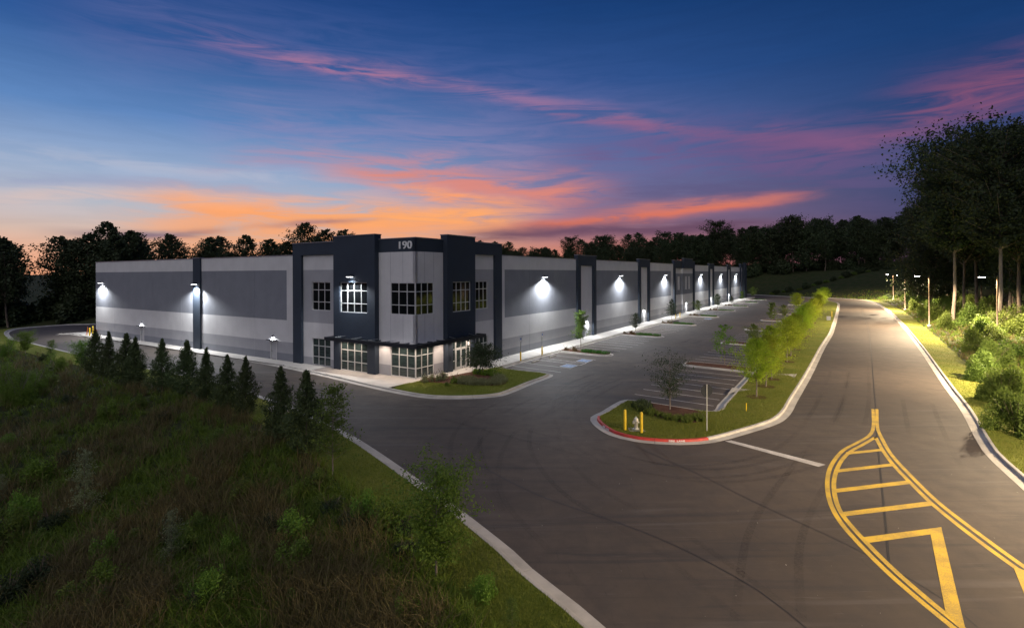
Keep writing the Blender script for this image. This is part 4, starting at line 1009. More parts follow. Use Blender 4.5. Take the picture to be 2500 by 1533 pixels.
# --- young street trees in the strip (willow oaks)
strip_var = [Var(branch_tree(20+i, 4.6, 0.34, (1.15, 1.3, 1.05, 1.35)[i], 46, 9000, 0.15, 0.30, 'round', 0.055, 0.36, 0.1, 5, 'leaf_bright', 'barkpale')) for i in range(4)]
strees = [(1847, 973, 831, 'first and nearest bright green young tree on the grass strip', 1), (1870, 947, 822, 'second young tree on the grass strip, just behind the nearest one', 0), (1884, 929, 800, 'third young tree from the near end of the grass strip', 2),
          (1922, 886, 785, 'fourth young tree from the near end of the grass strip, tall and yellow-green', 3), (1931, 871, 775, 'fifth young tree from the near end of the grass strip', 1), (1941, 856, 768, 'sixth young tree from the near end of the grass strip', 0),
          (1958.5, 827, 752, 'seventh young tree from the near end of the grass strip, darker green', 2), (1965, 823, 745, 'eighth young tree from the near end of the grass strip', 3), (1976, 806, 740, 'ninth young tree from the near end of the grass strip', 1),
          (1985, 790, 730, 'tenth young tree from the near end of the grass strip', 0), (1998, 770, 720, 'eleventh young tree from the near end of the grass strip', 2), (2003, 757, 712, 'second farthest young tree on the grass strip', 3), (2012, 745, 702, 'farthest bright young tree at the tip of the grass strip', 1)]
def mulch_ring(p, r=0.75, z=0.139):
    n = 18; pts = [(p[0]+r*(1+.12*math.sin(k*2.3))*math.cos(2*math.pi*k/n), p[1]+r*(1+.12*math.cos(k*1.7))*math.sin(2*math.pi*k/n)) for k in range(n)]
    o = flat_mesh('mulch_ring', pts, z, M['mulch']); tag(o, kind='structure')
for x, yb, yt, lb, vi in strees:
    p = P(x, yb); off = yb-(668.5-ROLL*(x-1250)); hh = (yb-yt)/off*10
    strip_var[vi].place('young_oak', (p[0], p[1], .13), hh/4.6*1.02, None, None, lb, 'tree', 'young trees along the grass strip'); mulch_ring(p)
# --- parking island trees
isl_var = [Var(branch_tree(40, 4.6, 0.30, 0.75, 30, 3600, 0.13, 0.6, 'column', 0.05, 0.4, 0, 5, 'leaf_mid', 'barkpale', gap=.12)),
           Var(branch_tree(41, 4.0, 0.25, 0.9, 36, 4200, 0.12, 0.5, 'round', 0.045, 0.4, 0, 5, 'leaf_dark', 'bark')),
           Var(branch_tree(42, 4.4, 0.22, 1.3, 36, 4200, 0.13, 0.5, 'cone', 0.05, 0.35, 0, 5, 'leaf_dark', 'bark')),
           Var(branch_tree(43, 4.2, 0.28, 1.05, 36, 4200, 0.13, 0.55, 'round', 0.045, 0.4, 0, 5, 'leaf_mid', 'barkpale'))]
etr = [(1418.5, 855, 763, 'young tree with two open leaf tiers on the first planted island by the front walk', 0), (1552, 812, 760, 'slim young tree on the second planted island by the front walk', 1), (1640, 782, 730, 'young tree with broad base on the third planted island by the front walk', 2),
       (1704, 766, 732, 'round green young tree on the fourth planted island by the front walk', 3), (1752, 753, 714, 'sparse young tree on the fifth planted island by the front walk', 1), (1786, 743, 722, 'small dark young tree on the sixth planted island by the front walk', 2),
       (1812, 738, 712, 'young tree on the seventh planted island by the front walk', 0), (1838, 729, 699, 'bright green young tree beyond the far end of the building', 3)]
for x, yb, yt, lb, vi in etr:
    p = P(x, yb); off = yb-(668.5-ROLL*(x-1250)); hh = (yb-yt)/off*10
    isl_var[vi].place('young_tree', (p[0], p[1], .13), hh/4.4, None, None, lb, 'tree', 'young trees on the islands by the building')
wt_var = Var(branch_tree(50, 4.6, 0.30, 1.05, 22, 2200, 0.13, 0.7, 'round', 0.05, 0.3, 0, 3, 'leaf_willow', 'barkpale', gap=.1))
wtr = [(1769, 894, 794, 'open young tree with pale trunk on the mulched island opposite the building', wt_var), (1841, 851, 788, 'small dark round tree on the second mulched island opposite the building', isl_var[3]), (1885, 795, 740, 'sparse upright tree on the third mulched island opposite the building', isl_var[0]), (1914, 781, 742, 'dark spreading tree on the fourth mulched island opposite the building', isl_var[3]), (1945, 760, 716, 'young tree on the fifth mulched island opposite the building', strip_var[1])]
for x, yb, yt, lb, vr in wtr:
    p = P(x, yb); off = yb-(668.5-ROLL*(x-1250)); hh = (yb-yt)/off*10
    vr.place('young_tree', (p[0], p[1], .13), hh/4.5, None, None, lb, 'tree', 'young trees on the islands opposite the building')
bare = Var(branch_tree(61, 3.9, 0.28, 1.5, 44, 3600, 0.10, 0.5, 'vase', 0.05, 0.28, 0, 4, 'leaf_dark', 'barkpale'))
p = P(1636, 1004); bare.place('young_tree', (p[0], p[1], .13), 1.0, None, 0.4, 'thinly leaved young tree in the mulch bed of the near grass island', 'tree')
ent = Var(branch_tree(62, 2.9, 0.32, 1.75, 46, 6500, 0.13, 0.6, 'flat', 0.05, 0.28, 0, 4, 'leaf_dark', 'barkpale'))
p = P(1179, 917); ent.place('young_tree', (p[0], p[1], .13), 0.98, None, 0.2, 'flat-topped small tree in the planting bed beside the entrance', 'tree')

# --- shrubs
def bush_mesh(seed, rx, rz, n, lsize, aspect, matn, spiky=0.0):
    r = np.random.RandomState(seed); k = 22
    cc = r.normal(size=(k, 3)); cc /= np.linalg.norm(cc, axis=1)[:, None]; cc *= (0.35+0.45*r.rand(k))[:, None]; cc[:, 2] = np.abs(cc[:, 2])
    idx = r.randint(0, k, n); d = r.normal(size=(n, 3)); d /= np.linalg.norm(d, axis=1)[:, None]
    c = cc[idx]+d*(0.33*r.rand(n)[:, None]**0.4); c[:, 2] = np.abs(c[:, 2])
    c = c*np.array([rx, rx, rz])
    v, f = leaf_quads(c, lsize, aspect, spiky, r)
    return np_mesh('foliage', v, f, M[matn])
def stems_mesh(seed, n, h, rad, m):
    r = random.Random(seed); mb = MB()
    for i in range(n):
        a = r.random()*6.28; mb.tube([(0, 0, 0), (math.cos(a)*rad*.4, math.sin(a)*rad*.4, h*.5), (math.cos(a)*rad, math.sin(a)*rad, h)], [.02, .014, .006], 4, cap=False)
    me = bpy.data.meshes.new('stems'); me.from_pydata([tuple(map(float, p_)) for p_ in mb.v], [], mb.f); me.materials.append(m); me.update(); return me
def bush(p, fol, stm, sc, szz, name, label, cat='shrub', group=None):
    t = thing(name, label, cat, p, random.random()*6.28, group); t.scale = (sc, sc, szz)
    link('stems', stm, t); link('foliage', fol, t); return t
st_ = stems_mesh(1, 7, 0.8, 0.35, M['bark'])
sh_rus = [bush_mesh(70+i, 0.42, 0.55, 420, 0.10, 0.45, 'leaf_red', .4) for i in range(2)]
sh_pale = bush_mesh(73, 0.42, 0.75, 520, 0.08, 0.6, 'leaf_pale'); sh_grn = bush_mesh(74, 0.42, 0.5, 520, 0.09, 0.6, 'leaf_willow')
ords = ['first', 'second', 'third', 'fourth', 'fifth', 'sixth', 'seventh', 'eighth']
for k in range(6):
    for j in range(3):
        q_ = sk(3.85+j*0.75, EI[k]+1.0+(j % 2)*0.9)
        bush((q_[0], q_[1], .13), sh_rus[j % 2], st_, .85+.2*random.random(), .85, 'ornamental_shrub', 'russet rounded shrub at the wall end of the %s planted island by the walk' % ords[k], group='russet shrubs on the %s island by the walk' % ords[k])
for x, y, m, s, lb in [(1037, 929, sh_pale, .95, 'pale flowering shrub nearest the glazed corner'), (1057, 926, sh_pale, .95, 'pale flowering shrub between the glazed corner and the entrance'), (1070, 925, sh_pale, .85, 'second pale flowering shrub from the entrance door'), (1081, 922, sh_pale, 1.05, 'tall pale flowering shrub beside the entrance paving'),
                    (1090, 938, sh_grn, .6, 'small yellow-green shrub alone in the mulch of the corner bed'), (1108, 931, sh_grn, .95, 'yellow-green shrub at the left end of the hedge planting')]:
    p = P(x, y+8); bush((p[0], p[1], .14), m, st_, s*1.2, s*1.25, 'garden_shrub', lb)
def strap_field(name, pts, h, w, nbl, m, label, cat, seed=1, spread=.5, zf=None, z=0.13, kind='stuff', taper=True):
    r = np.random.RandomState(seed); n = len(pts)*nbl
    base = np.repeat(np.asarray(pts), nbl, 0); 
    bz = np.full(n, z) if zf is None else np.repeat(zf, nbl)
    b = np.column_stack([base+r.normal(size=(n, 2))*h*0.12, bz-0.02])
    ang = r.rand(n)*6.28; ln = spread*(0.3+r.rand(n)); hh = h*(0.55+0.6*r.rand(n))
    out = np.column_stack([np.cos(ang), np.sin(ang), np.zeros(n)])
    sd = np.column_stack([-np.sin(ang), np.cos(ang), np.zeros(n)])*w/2
    # random view-independent twist
    tw = r.rand(n)[:, None]*3.14; sd = sd*np.cos(tw)+out*np.sin(tw)*w/2
    m1 = b+out*(ln*hh*0.35)[:, None]+np.array([0, 0, 1])*(hh*0.6)[:, None]
    tp = b+out*(ln*hh)[:, None]+np.array([0, 0, 1])*(hh*(1-0.25*ln))[:, None]
    v = np.stack([b-sd, b+sd, m1+sd*.8, m1-sd*.8, tp], 1).reshape(-1, 3)
    i0 = np.arange(n)*5
    f = np.vstack([np.column_stack([i0, i0+1, i0+2]), np.column_stack([i0, i0+2, i0+3]), np.column_stack([i0+3, i0+2, i0+4])])
    o = link(name, np_mesh(name, v, f, m)); tag(o, label, cat, kind=kind); return o
def sample_poly(poly, n, r, w=None):
    poly = np.asarray(poly); mn, mx = poly.min(0), poly.max(0); out = []
    tot = 0
    while tot < n:
        p_ = mn+(mx-mn)*r.rand(n*2, 2); p_ = p_[in_poly(p_, poly)]
        if w is not None: p_ = p_[r.rand(len(p_)) < w(p_)]
        out.append(p_); tot += len(p_)
        if len(out) > 60: break
    return np.vstack(out)[:n]
r7 = np.random.RandomState(7)
# liriope drifts near the island noses
for k in range(8):
    pl = [sk(6.0, EI[k]+.5), sk(9.6, EI[k]+.9), sk(9.7, EI[k]+2.0), sk(6.0, EI[k]+2.4)]
    pp = sample_poly(pl, 110 if k < 4 else 60, r7)
    strap_field('strap_leaf_planting', pp, 0.38, 0.035, 12, M['strap_leaf'], 'low green strap-leaf planting on the nose of the %s planted island by the walk' % ords[k], 'ground cover', k)
# corner bed: mulch with a drift of dense low planting
Zb = lambda x, y: P(900+x*.18263, 800+y*.18263)
bed = [Zb(*p_) for p_ in [(690, 735), (760, 690), (1000, 680), (1200, 640), (1450, 600), (1640, 620), (1800, 680), (1850, 740), (1760, 790), (1400, 790), (1180, 775), (900, 755)]]
bedc = catmull(bed, True, .4)
tag(flat_mesh('planting_bed', bedc, 0.146, M['mulch']), kind='structure')
ring = [Zb(*p_) for p_ in [(1190, 700), (1300, 690), (1400, 700), (1450, 730), (1600, 735), (1700, 690), (1650, 640), (1800, 680), (1860, 740), (1760, 790), (1400, 795), (1200, 775)]]
strap_field('low_planting', sample_poly(ring, 420, r7), 0.42, 0.04, 14, M['leaf_pale'], 'dense low green planting round the mulch of the entrance bed', 'ground cover', 33, .6)
strap_field('low_planting', sample_poly([Zb(*p_) for p_ in [(1400, 600), (1640, 600), (1780, 660), (1700, 680), (1400, 640)]], 130, r7), 0.45, 0.035, 14, M['grass_green'], 'blue-green strap planting behind the entrance tree', 'ground cover', 34, .5)
# near island bed
Z5 = lambda x, y: P(1400+x*.26476, 850+y*.26476)
nb = catmull([Z5(*p_) for p_ in [(560, 560), (640, 510), (800, 530), (1000, 560), (1180, 610), (1210, 670), (1100, 710), (1000, 700), (880, 680), (740, 640), (600, 600)]], True, .3)
tag(flat_mesh('planting_bed', nb, 0.146, M['mulch']), kind='structure')
strap_field('low_planting', sample_poly([Z5(*p_) for p_ in [(540, 560), (640, 505), (700, 560), (760, 620), (900, 650), (1010, 660), (1200, 650), (1200, 700), (1050, 715), (900, 690), (740, 655), (600, 605)]], 190, r7), 0.42, 0.045, 12, M['leaf_mid'], 'low green perennials along the front of the bed on the near grass island', 'ground cover', 35, .6)
strap_field('low_planting', sample_poly([Z5(*p_) for p_ in [(545, 560), (640, 505), (720, 560), (700, 620), (600, 600)]], 60, r7), 0.5, 0.06, 12, M['leaf_dark'], 'dark leafy clump at the left end of the near island bed', 'ground cover', 36, .7)

# --- conifers along the bank
def conifer(seed, h, r0, n, matn='leaf_juniper'):
    r = np.random.RandomState(seed); tb = MB(); tb.tube([(0, 0, 0), (0, 0, h*.97)], [.06, .008], 6)
    nb_ = 90; cents = []; dirs = []
    for i in range(nb_):
        t = (i+.5)/nb_; z = h*(0.04+.94*t); rr = 1.22*r0*(1-t)**1.02*(0.62+.6*r.rand())*(1.0 if t > .08 else .8)+0.03
        a = i*2.399+r.rand()*.6; m = int(n/nb_*(1.6-1.2*t)); tt = r.rand(m)**.55
        e_ = np.array([math.cos(a)*rr, math.sin(a)*rr, rr*(.55+.5*r.rand())])
        cents.append(np.array([0, 0, z-rr*.25])+e_*tt[:, None]+r.normal(size=(m, 3))*np.array([.06, .06, .08])*(0.5+rr))
    c = np.vstack(cents); c[:, 2] = np.clip(c[:, 2], 0.03, h+.1)
    v, f = leaf_quads(c, 0.13, 0.32, 1.1, r)
    return Var((tb, np_mesh('foliage', v, f, M[matn]), M['bark']), 'foliage')
con = [conifer(80, 3.8, 0.95, 9000), conifer(81, 3.8, 0.74, 8000), conifer(82, 3.8, 1.08, 9500), conifer(83, 3.8, 0.86, 8500), conifer(84, 3.8, 0.98, 8500)]
cl = [(233, 917, 828), (266, 925, 834), (309, 942, 841), (331, 948, 850), (396, 957, 855), (457, 968, 860), (504, 985, 878), (555, 1003, 895), (600, 1014, 902), (686, 1078, 933), (749, 1112, 948)]
names = ['farthest conifer in the row on the bank', 'second conifer from the far left end of the bank row', 'third conifer from the left in the bank row, left one of a close pair', 'fourth conifer from the left in the bank row, right one of a close pair', 'fifth conifer from the left in the bank row, below the pilaster lamp', 'sixth conifer from the left in the bank row, broad at the base', 'seventh conifer from the left in the bank row, narrow', 'eighth conifer from the left in the bank row, dark and broad', 'ninth conifer from the left in the bank row, slender-tipped', 'second nearest conifer, left of the storm drain', 'nearest conifer, right of the storm drain']
for i, (x, yb, yt) in enumerate(cl):
    p = onterrain(x, yb); hh = (yb-yt)/F*p[1]
    con[(0, 1, 2, 3, 4, 2, 1, 0, 3, 4, 2)[i]].place('conifer', p, hh/3.85*1.3, None, None, names[i], 'conifer', 'conifers along the bank')
sap = [Var(branch_tree(90, 4.6, 0.25, 0.8, 40, 3800, 0.11, 0.5, 'column', 0.04, 0.42, 0, 6, 'leaf_mid', 'barkpale')), Var(branch_tree(91, 4.4, 0.25, 1.2, 46, 12000, 0.12, 0.4, 'vase', 0.05, 0.4, 0, 6, 'leaf_willow', 'barkpale')),
       Var(branch_tree(92, 3.0, 0.02, 0.42, 40, 3200, 0.06, 0.6, 'column', 0.03, 0.45, 0, 6, 'leaf_pale', 'bark'))]
for x, yb, yt, v_, lb, nm_ in [(813, 1165, 935, 0, 'slender open sapling on the verge just right of the nearest conifer', 'sapling'), (1066, 1430, 1142, 1, 'feathery green sapling in front of the kerb at the bottom', 'sapling'), (124, 889, 830, 0, 'pale sapling between the willow clump and the conifers', 'sapling'), (199, 904, 833, 1, 'small spreading sapling left of the first conifer', 'sapling'),
                       (62, 868, 810, 1, 'yellow-green young tree near the far left kerb', 'sapling'), (204, 1262, 1095, 2, 'narrow pale column-shaped shrub at the lower left', 'column_shrub'), (420, 1385, 1240, 2, 'narrow pale column-shrub right of the other, near the bottom', 'column_shrub'), (6, 1225, 1155, 2, 'narrow pale column-shrub cut by the left edge', 'column_shrub'), (1251, 1545, 1455, 0, 'small sapling at the bottom edge by the kerb', 'sapling')]:
    p = onterrain(x, yb); hh = (yb-yt)/F*p[1]; base = (4.6, 4.4, 3.0)[v_]
    sap[v_].place(nm_, p, hh/base, None, None, lb, 'shrub' if nm_ == 'column_shrub' else 'tree')
wil = bush_mesh(95, 1.5, 3.3, 9000, 0.13, 0.3, 'leaf_willow', .8); wst = stems_mesh(5, 14, 3.0, 1.0, M['barkpale'])
for x, yb, s, lb in [(45, 985, 1.0, 'tall bright green willow clump at the left edge'), (8, 960, .95, 'willow clump cut by the left edge'), (85, 960, .7, 'lower willow clump on the right side of the green thicket'), (20, 870, .8, 'yellow-green bush by the far left kerb')]:
    p = onterrain(x, yb); bush(p, wil, wst, s, s, 'willow_clump', lb, 'shrub')
gbush = [bush_mesh(96+i, .75, (1.1, .8, 1.3)[i], 3200, 0.10, 0.4, ('leaf_mid', 'leaf_dark', 'leaf_willow')[i], .5) for i in range(3)]
rb_ = random.Random(9)

# --- bank vegetation: coarse grasses (nobody could count them)
def bankpts(n, seed, dmin, wfun):
    r = np.random.RandomState(seed); out = []; tot = 0
    while tot < n:
        c_ = np.column_stack([r.uniform(-110, 8, 60000), r.uniform(6, 95, 60000)])
        c_ = c_[np.abs(c_[:, 0]) < c_[:, 1]*1.02+3]
        dist = np.hypot(c_[:, 0], c_[:, 1]); c_ = c_[r.rand(len(c_)) < np.clip((16/np.maximum(dist, 10))**2, 0, 1)*wfun(c_)]
        ins = in_poly(c_, ap_coarse); c_ = c_[~ins]; D = seg_dist(c_, ap_coarse, True); rel = (c_-C0)@U
        c_ = c_[(D > dmin) & (rel < -5)]; out.append(c_); tot += len(c_)
    return np.vstack(out)[:n]
pat = lambda c_: sstep(bump(c_[:, 0]*1.9+30, c_[:, 1]*1.9), -.12, .12)
for nm_, n, sd, dm, wf, h_, w_, nbl, mm, sp_, lb in [('tan_grass', 4200, 1, 3.6, lambda c_: 0.12+0.88*pat(c_), 1.15, .024, 13, M['grass_tan'], .75, 'tall dry tan grasses over the dark bank'),
                           ('green_grass', 7000, 2, 3.0, lambda c_: 1.0-0.8*pat(c_), 0.7, .028, 12, M['grass_green'], .9, 'rough green grass and weeds over the dark bank'),
                           ('weeds', 2600, 3, 3.6, lambda c_: np.ones(len(c_)), 0.45, .06, 12, M['leaf_mid'], 1.1, 'broad-leaved weeds scattered over the bank')]:
    pp = bankpts(n, sd, dm, wf); strap_field(nm_, pp, h_, w_, nbl, mm, lb, 'grass', sd, sp_, height(pp))
pp = bankpts(700, 9, 3.8, lambda c_: pat(c_)); strap_field('seed_stalks', pp, 1.35, .014, 4, M['grass_tan'], 'pale seed stalks standing above the rough grass on the bank', 'grass', 19, .35, height(pp))
# bushes on the bank, each its own
bl_ = [(120, 940, 1.0), (170, 985, .9), (60, 1290, 1.2), (30, 1330, 1.1), (95, 1440, 1.0), (260, 1450, .8), (330, 1330, .8), (640, 1050, .9), (600, 1075, .8), (520, 1045, .9), (455, 1030, .8), (660, 1130, 1.0), (830, 1190, .7), (900, 1225, .9), (860, 1290, .9), (960, 1290, 1.0), (780, 1250, .8), (1000, 1360, .9), (1180, 1465, .7), (480, 1300, .7), (110, 880, .9), (150, 905, .9), (340, 1000, .8), (400, 1030, .7), (720, 1330, .8), (560, 1480, .8), (20, 1480, 1.1)]
bl_ += [(rb_.uniform(10, 1000), rb_.uniform(1000, 1520), rb_.uniform(.6, 1.0)) for _ in range(60)]
bl_ = [b_ for b_ in bl_ if b_[1] > 960+max(0, b_[0]-250)*0.42 or b_[0] < 250]
for i, (x, y, s) in enumerate(bl_):
    p = onterrain(x, y); bush(p, gbush[i % 3], st_, s*rb_.uniform(.9, 1.4), s*rb_.uniform(.8, 1.5), 'wild_shrub', *(lambda c_, w_: ('%s wild shrub among the rough grass on the bank, %s' % (c_, w_), 'shrub', '%s wild shrubs on the bank, %s' % (c_, w_)))(('mid-green', 'dark green', 'bright green')[i % 3], 'left third' if x < 330 else 'middle' if x < 700 else 'near the kerb'))

# --- lawn blades
def lawn_blades(name, pts, zf, label, h=.075, seed=3):
    r = np.random.RandomState(seed); n = len(pts); a = r.rand(n)*6.28; hh = h*(.6+.7*r.rand(n)); w = .022
    b = np.column_stack([pts, zf]); sd = np.column_stack([np.cos(a), np.sin(a), np.zeros(n)])*w/2
    tp = b+np.column_stack([r.normal(size=n)*.03, r.normal(size=n)*.03, hh])
    v = np.stack([b-sd, b+sd, tp], 1).reshape(-1, 3); o = link(name, np_mesh(name, v, np.arange(3*n).reshape(n, 3), M['grass_lawn'])); tag(o, label, 'grass', kind='stuff')
pp = sample_poly(strip_in[::2], 90000, r7, lambda c_: np.clip((34/np.hypot(c_[:, 0], c_[:, 1]))**2.2, 0, 1)); pp = pp[~in_poly(pp, nb)]; lawn_blades('mown_grass', pp, np.full(len(pp), .13), 'mown grass of the long strip between parking and road')
pp = sample_poly(lawn_poly, 40000, r7); pp = pp[~in_poly(pp, bedc)]; lawn_blades('mown_grass', pp, np.full(len(pp), .134), 'mown grass of the corner lawn at the entrance', seed=4)
def verge_pts(line, side, n, a, b, r, z0, z1, ref=16):
    N_ = normals2(line, False)*side; d_ = np.hypot(line[:, 0], line[:, 1]); w = np.clip((ref/np.maximum(d_, ref))**1.8, 0, 1)*(line[:, 1] > 8); w = w[:-1]/w[:-1].sum()
    i = r.choice(len(line)-1, n, p=w); t = r.rand(n)[:, None]; o = (a+(b-a)*r.rand(n))
    return line[i]*(1-t)+line[i+1]*t+(N_[i]*(1-t)+N_[i+1]*t)*o[:, None], z0+(z1-z0)*(o-a)/(b-a)
pp, zz = verge_pts(bank, -1, 70000, .66, 3.4, r7, .13, -.06); lawn_blades('mown_grass', pp, zz, 'mown grass verge between the bank and the kerb', .085, 5)
pp, zz = verge_pts(rightk, -1, 50000, .66, 4.2, r7, .13, -.04, 30); lawn_blades('mown_grass', pp, zz, 'mown grass verge along the right side of the road', .09, 6)

# --- woods
def region(p, table):
    px = 1250+F*p[0]/max(p[1], 1)
    for lim, txt in table:
        if px < lim: return txt
    return table[-1][1]
TL = [(95, 'at the far left edge'), (234, 'left of the building end'), (475, 'above the roof left of the dark pilaster'), (9999, 'above the roof between pilaster and tower')]
TE = [(1400, 'above the roof just right of the corner block'), (1650, 'over the second and third wall lamps'), (1830, 'above the far end of the long wall'), (2060, 'beyond the end of the parking lot'), (9999, 'behind the lamps at the road bend')]
TR = [(2260, 'by the road bend'), (2340, 'behind the second nearest street lamp'), (2440, 'around the nearest street lamp'), (9999, 'at the right edge')]
def forest_tree(seed, h, rad, crown0, n, lsize, shape='round', matn='leaf_wood', tr=0.22, bark='bark', spread=.3, nb=44):
    return Var(branch_tree(seed, h, crown0, rad, nb, n, lsize*0.8, 0.7, shape, tr, spread*.85, 0, 7, matn, bark, .04))
FT = [forest_tree(101, 22, 4.8, .30, 6800, .55, nb=60), forest_tree(102, 20, 4.2, .32, 6000, .55, nb=56), forest_tree(103, 24, 5.0, .36, 9000, .62, 'vase', nb=56), forest_tree(104, 21, 4.6, .22, 7500, .58, nb=60), forest_tree(105, 23, 3.9, .42, 6500, .58, 'flat'), forest_tree(106, 19, 4.8, .06, 9500, .62, nb=60)]
understory = [bush_mesh(110+i, 3.2, 4.2, 2600, .5, .7, 'leaf_wood') for i in range(2)]; ust = stems_mesh(8, 8, 4.0, 1.6, M['bark'])
rf = random.Random(21)
def wood(line, n, depth, label, group, hs=(0.85, 1.1), zoff=0.0, only=None, tbl=None):
    tbl = tbl or (TE if 'embankment' in label else TL)
    L = catmull(line, step=2.0); tot = len(L)-1; nr = normals2(L, False)
    for i in range(n):
        t = (i+rf.random()*.8)/n*tot; k = min(int(t), tot-1); p_ = L[k]+nr[k]*rf.uniform(0, depth)
        v_ = FT[rf.randrange(len(FT))] if only is None else FT[rf.choice(only)]
        s_ = rf.uniform(*hs)*(1.0 if zoff == 0 else 0.68+zoff*min(1, t/tot*1.6))
        v_.place('forest_tree', (p_[0], p_[1], zat(p_)-.1), s_, s_*rf.uniform(.92, 1.06), rf.random()*6.28, label+' '+region(p_, tbl), 'tree', group+' '+region(p_, tbl))
def understorey(line, n, depth, label, group, sc=1.0):
    tbl = TE if 'embankment' in label else TL
    L = catmull(line, step=2.0); tot = len(L)-1; nr = normals2(L, False)
    for i in range(n):
        t = (i+rf.random()*.8)/n*tot; k = min(int(t), tot-1); p_ = L[k]+nr[k]*rf.uniform(0, depth); s_ = sc*rf.uniform(.7, 1.25)
        bush((p_[0], p_[1], zat(p_)-.2), understory[i % 2], ust, s_, s_, 'understorey_bush', label+' '+region(p_, tbl), 'bush', group+' '+region(p_, tbl))
lwl = [np.array(q_) for q_ in ((-175, 118), (-120, 122), (-98, 132), (-88, 165), (-70, 190), (-30, 215))]
wood(lwl, 46, 11, 'tall dark tree of the left wood', 'trees of the left wood', (.92, 1.14), only=[0, 1, 3, 5, 0, 3])
understorey(lwl, 50, 12, 'dark bush under the left wood', 'bushes under the left wood', 1.5)
rear = [np.array(q_) for q_ in ((-48, 215), (-20, 262), (30, 275))]
wood([np.array([-78, 195.]), np.array([-62, 215.])], 3, 8, 'taller dark tree of a far clump', 'trees of the far clump', (1.3, 1.42), only=[0, 3])
rl = [np.array(q_) for q_ in ((-30, 300), (30, 300), (80, 300), (125, 285), (165, 265), (200, 240), (215, 210), (200, 180))]
wood(rl, 150, 34, 'tall dark tree of the embankment wood', 'trees of the wood on the embankment', (1.05, 1.35), zoff=.36)
understorey(rl, 90, 14, 'dark bush under the embankment wood', 'bushes under the embankment wood', 1.6)

# right-hand wood: tall pines and oaks
tall = [Var(branch_tree(120, 30, .40, 7.5, 110, 22000, .42, .6, 'vase', .28, .19, 0, 7, 'leaf_dark', 'barkpale', .02)), Var(branch_tree(121, 28, .36, 6.5, 110, 20000, .42, .6, 'round', .27, .20, 0, 7, 'leaf_wood', 'bark', .03)),
        Var(branch_tree(122, 24, .16, 6.2, 110, 22000, .40, .6, 'round', .3, .22, 0, 7, 'leaf_dark', 'bark', .03))]
for x, yb, yt, v_, s_, lb in [(2325, 790, 330, 0, 1.0, 'tall tree with straight trunk lit at its foot, left of the nearest street lamp'), (2353, 775, 350, 1, .9, 'tall tree just right of the lit trunk'), (2436, 800, 292, 0, 1.0, 'tall bare-trunked tree behind the nearest street lamp'),
                       (2270, 765, 480, 2, 1.0, 'broad tree overhanging the road bend at the left end of the right wood'), (2490, 790, 300, 1, 1.0, 'tall dark tree at the right edge'), (2385, 770, 340, 1, 1.0, 'tall tree between the two pale trunks'), (2310, 750, 400, 2, 1.0, 'dark broad tree behind the lit trunk')]:
    p = onterrain(x, yb); hh = (yb-yt)/F*p[1]; bh = (30, 28, 24)[v_]; tall[v_].place('tall_tree', p, s_*(hh/bh)**.5*1.05, hh/bh, None, lb, 'tree')
rwl = [np.array(q_) for q_ in ((42, 34), (56, 54), (70, 74), (85, 96), (106, 125), (123, 150), (141, 178))]
for i in range(60):
    L = catmull(rwl, step=2.0); nr = normals2(L, False); k = min(int((i+rf.random())/60*(len(L)-1)), len(L)-2)
    p_ = L[k]-nr[k]*rf.uniform(2, 30); v_ = tall[rf.randrange(3)] if i % 3 else FT[rf.randrange(6)]
    if p_[1] < 84: continue
    s_ = rf.uniform(.85, 1.1); v_.place('forest_tree', (p_[0], p_[1], zat(p_)-.1), s_, s_, None, 'dark tree deeper in the right-hand wood '+region(p_, TR), 'tree', 'trees of the right wood '+region(p_, TR))
rbush = bush_mesh(130, 2.2, 2.4, 5200, .20, .6, 'leaf_mid'); rb2 = bush_mesh(131, 2.0, 3.4, 5200, .20, .6, 'leaf_mid'); rj = bush_mesh(132, 1.9, 3.4, 13000, .20, .30, 'leaf_mid', 1.4); rst = stems_mesh(9, 9, 2.4, 1.3, M['bark'])
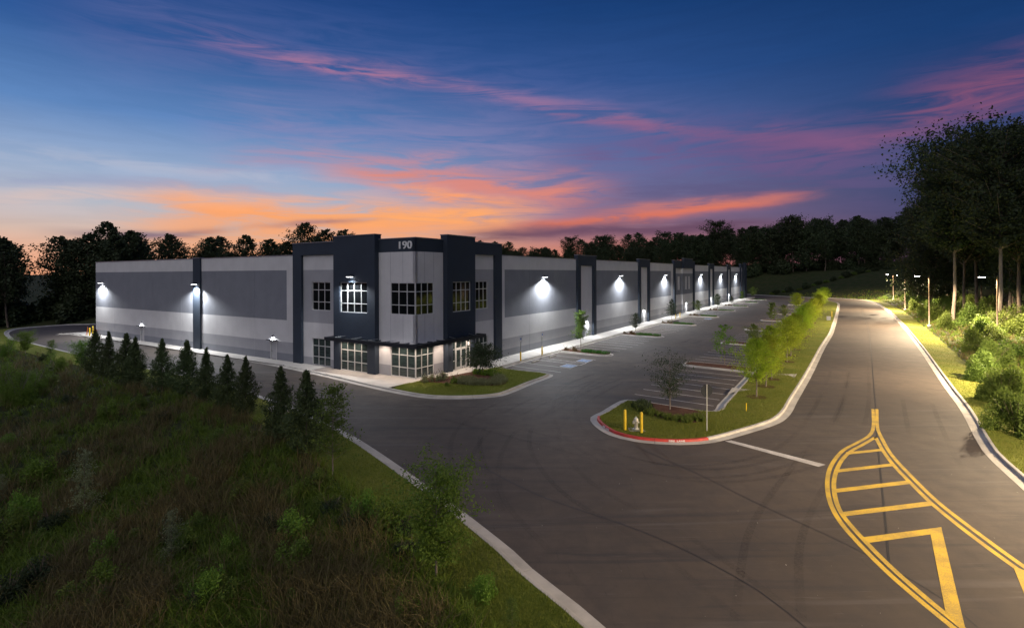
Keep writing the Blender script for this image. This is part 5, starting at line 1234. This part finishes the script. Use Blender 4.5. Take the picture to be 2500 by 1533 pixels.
for x, yb, m_, s_, lb in [(2400, 930, rj, .95, 'large bright feathery evergreen bush right of the road verge'), (2450, 985, rj, 1.0, 'large feathery evergreen bush nearest the right edge'), (2425, 900, rj, 1.0, 'feathery evergreen bush behind the nearer ones on the right'), (2480, 1060, rj, .9, 'dark feathery evergreen bush cut by the right edge'), (2232, 760, rb2, .9, 'dark rounded bush by the second street lamp'), (2255, 775, rb2, .8, 'rounded bush right of the road lamp at the bend')]:
    p = onterrain(x, yb); bush(p, m_, rst, s_, s_, 'large_bush', lb, 'bush')
for i in range(76):
    L = catmull(rwl, step=2.0); nr = normals2(L, False); k = min(int((i+rf.random())/76*(len(L)-1)), len(L)-2)
    p_ = L[k]-nr[k]*rf.uniform(-6, 6); s_ = rf.uniform(.7, 1.4); bush((p_[0], p_[1], zat(p_)-.1), (rbush, rb2)[i % 2], rst, s_, s_*rf.uniform(.8, 1.2), 'woodland_edge_bush', 'leafy bush at the edge of the right-hand wood '+region(p_, TR), 'bush', 'bushes at the edge of the right wood '+region(p_, TR))
# grass on verge edge and embankment tufts on the right
def right_pts(n, seed):
    r = np.random.RandomState(seed); out = []; tot = 0
    while tot < n:
        c_ = np.column_stack([r.uniform(20, 190, 60000), r.uniform(18, 215, 60000)]); dist = np.hypot(c_[:, 0], c_[:, 1]); c_ = c_[r.rand(len(c_)) < (30/np.maximum(dist, 30))**1.4]
        c_ = c_[~in_poly(c_, ap_coarse)]; D = seg_dist(c_, ap_coarse, True); c_ = c_[(D > 3.6) & (D < 22) & ((c_-C0)@NN > 30)]; out.append(c_); tot += len(c_)
    return np.vstack(out)[:n]
pp = right_pts(5000, 41); strap_field('rough_grass', pp, .55, .05, 10, M['grass_green'], 'rough grass between the mown verge and the wood on the right', 'grass', 42, .8, height(pp))
pp = right_pts(2500, 43); strap_field('dry_grass', pp, .7, .05, 9, M['grass_tan'], 'dry grass between the mown verge and the wood on the right', 'grass', 44, .8, height(pp))
# bushes at the foot of the far embankment
for i in range(26):
    x = 1880+i*17+rf.uniform(-5, 5); p_ = P(min(x, 2290), 722 if x < 2150 else 735); p_ = p_*1.05
    s_ = rf.uniform(.6, 1.05); bush((p_[0], p_[1], zat(p_)-.1), (rbush, understory[0])[i % 2], rst, s_*.9, s_*.7, 'embankment_bush', 'bush at the foot of the far embankment beyond the road bend', 'bush', 'bushes at the foot of the far embankment')

SC.render.engine = 'CYCLES'
try:
    SC.cycles.use_light_tree = True; SC.cycles.sample_clamp_indirect = 4.0
except Exception: pass
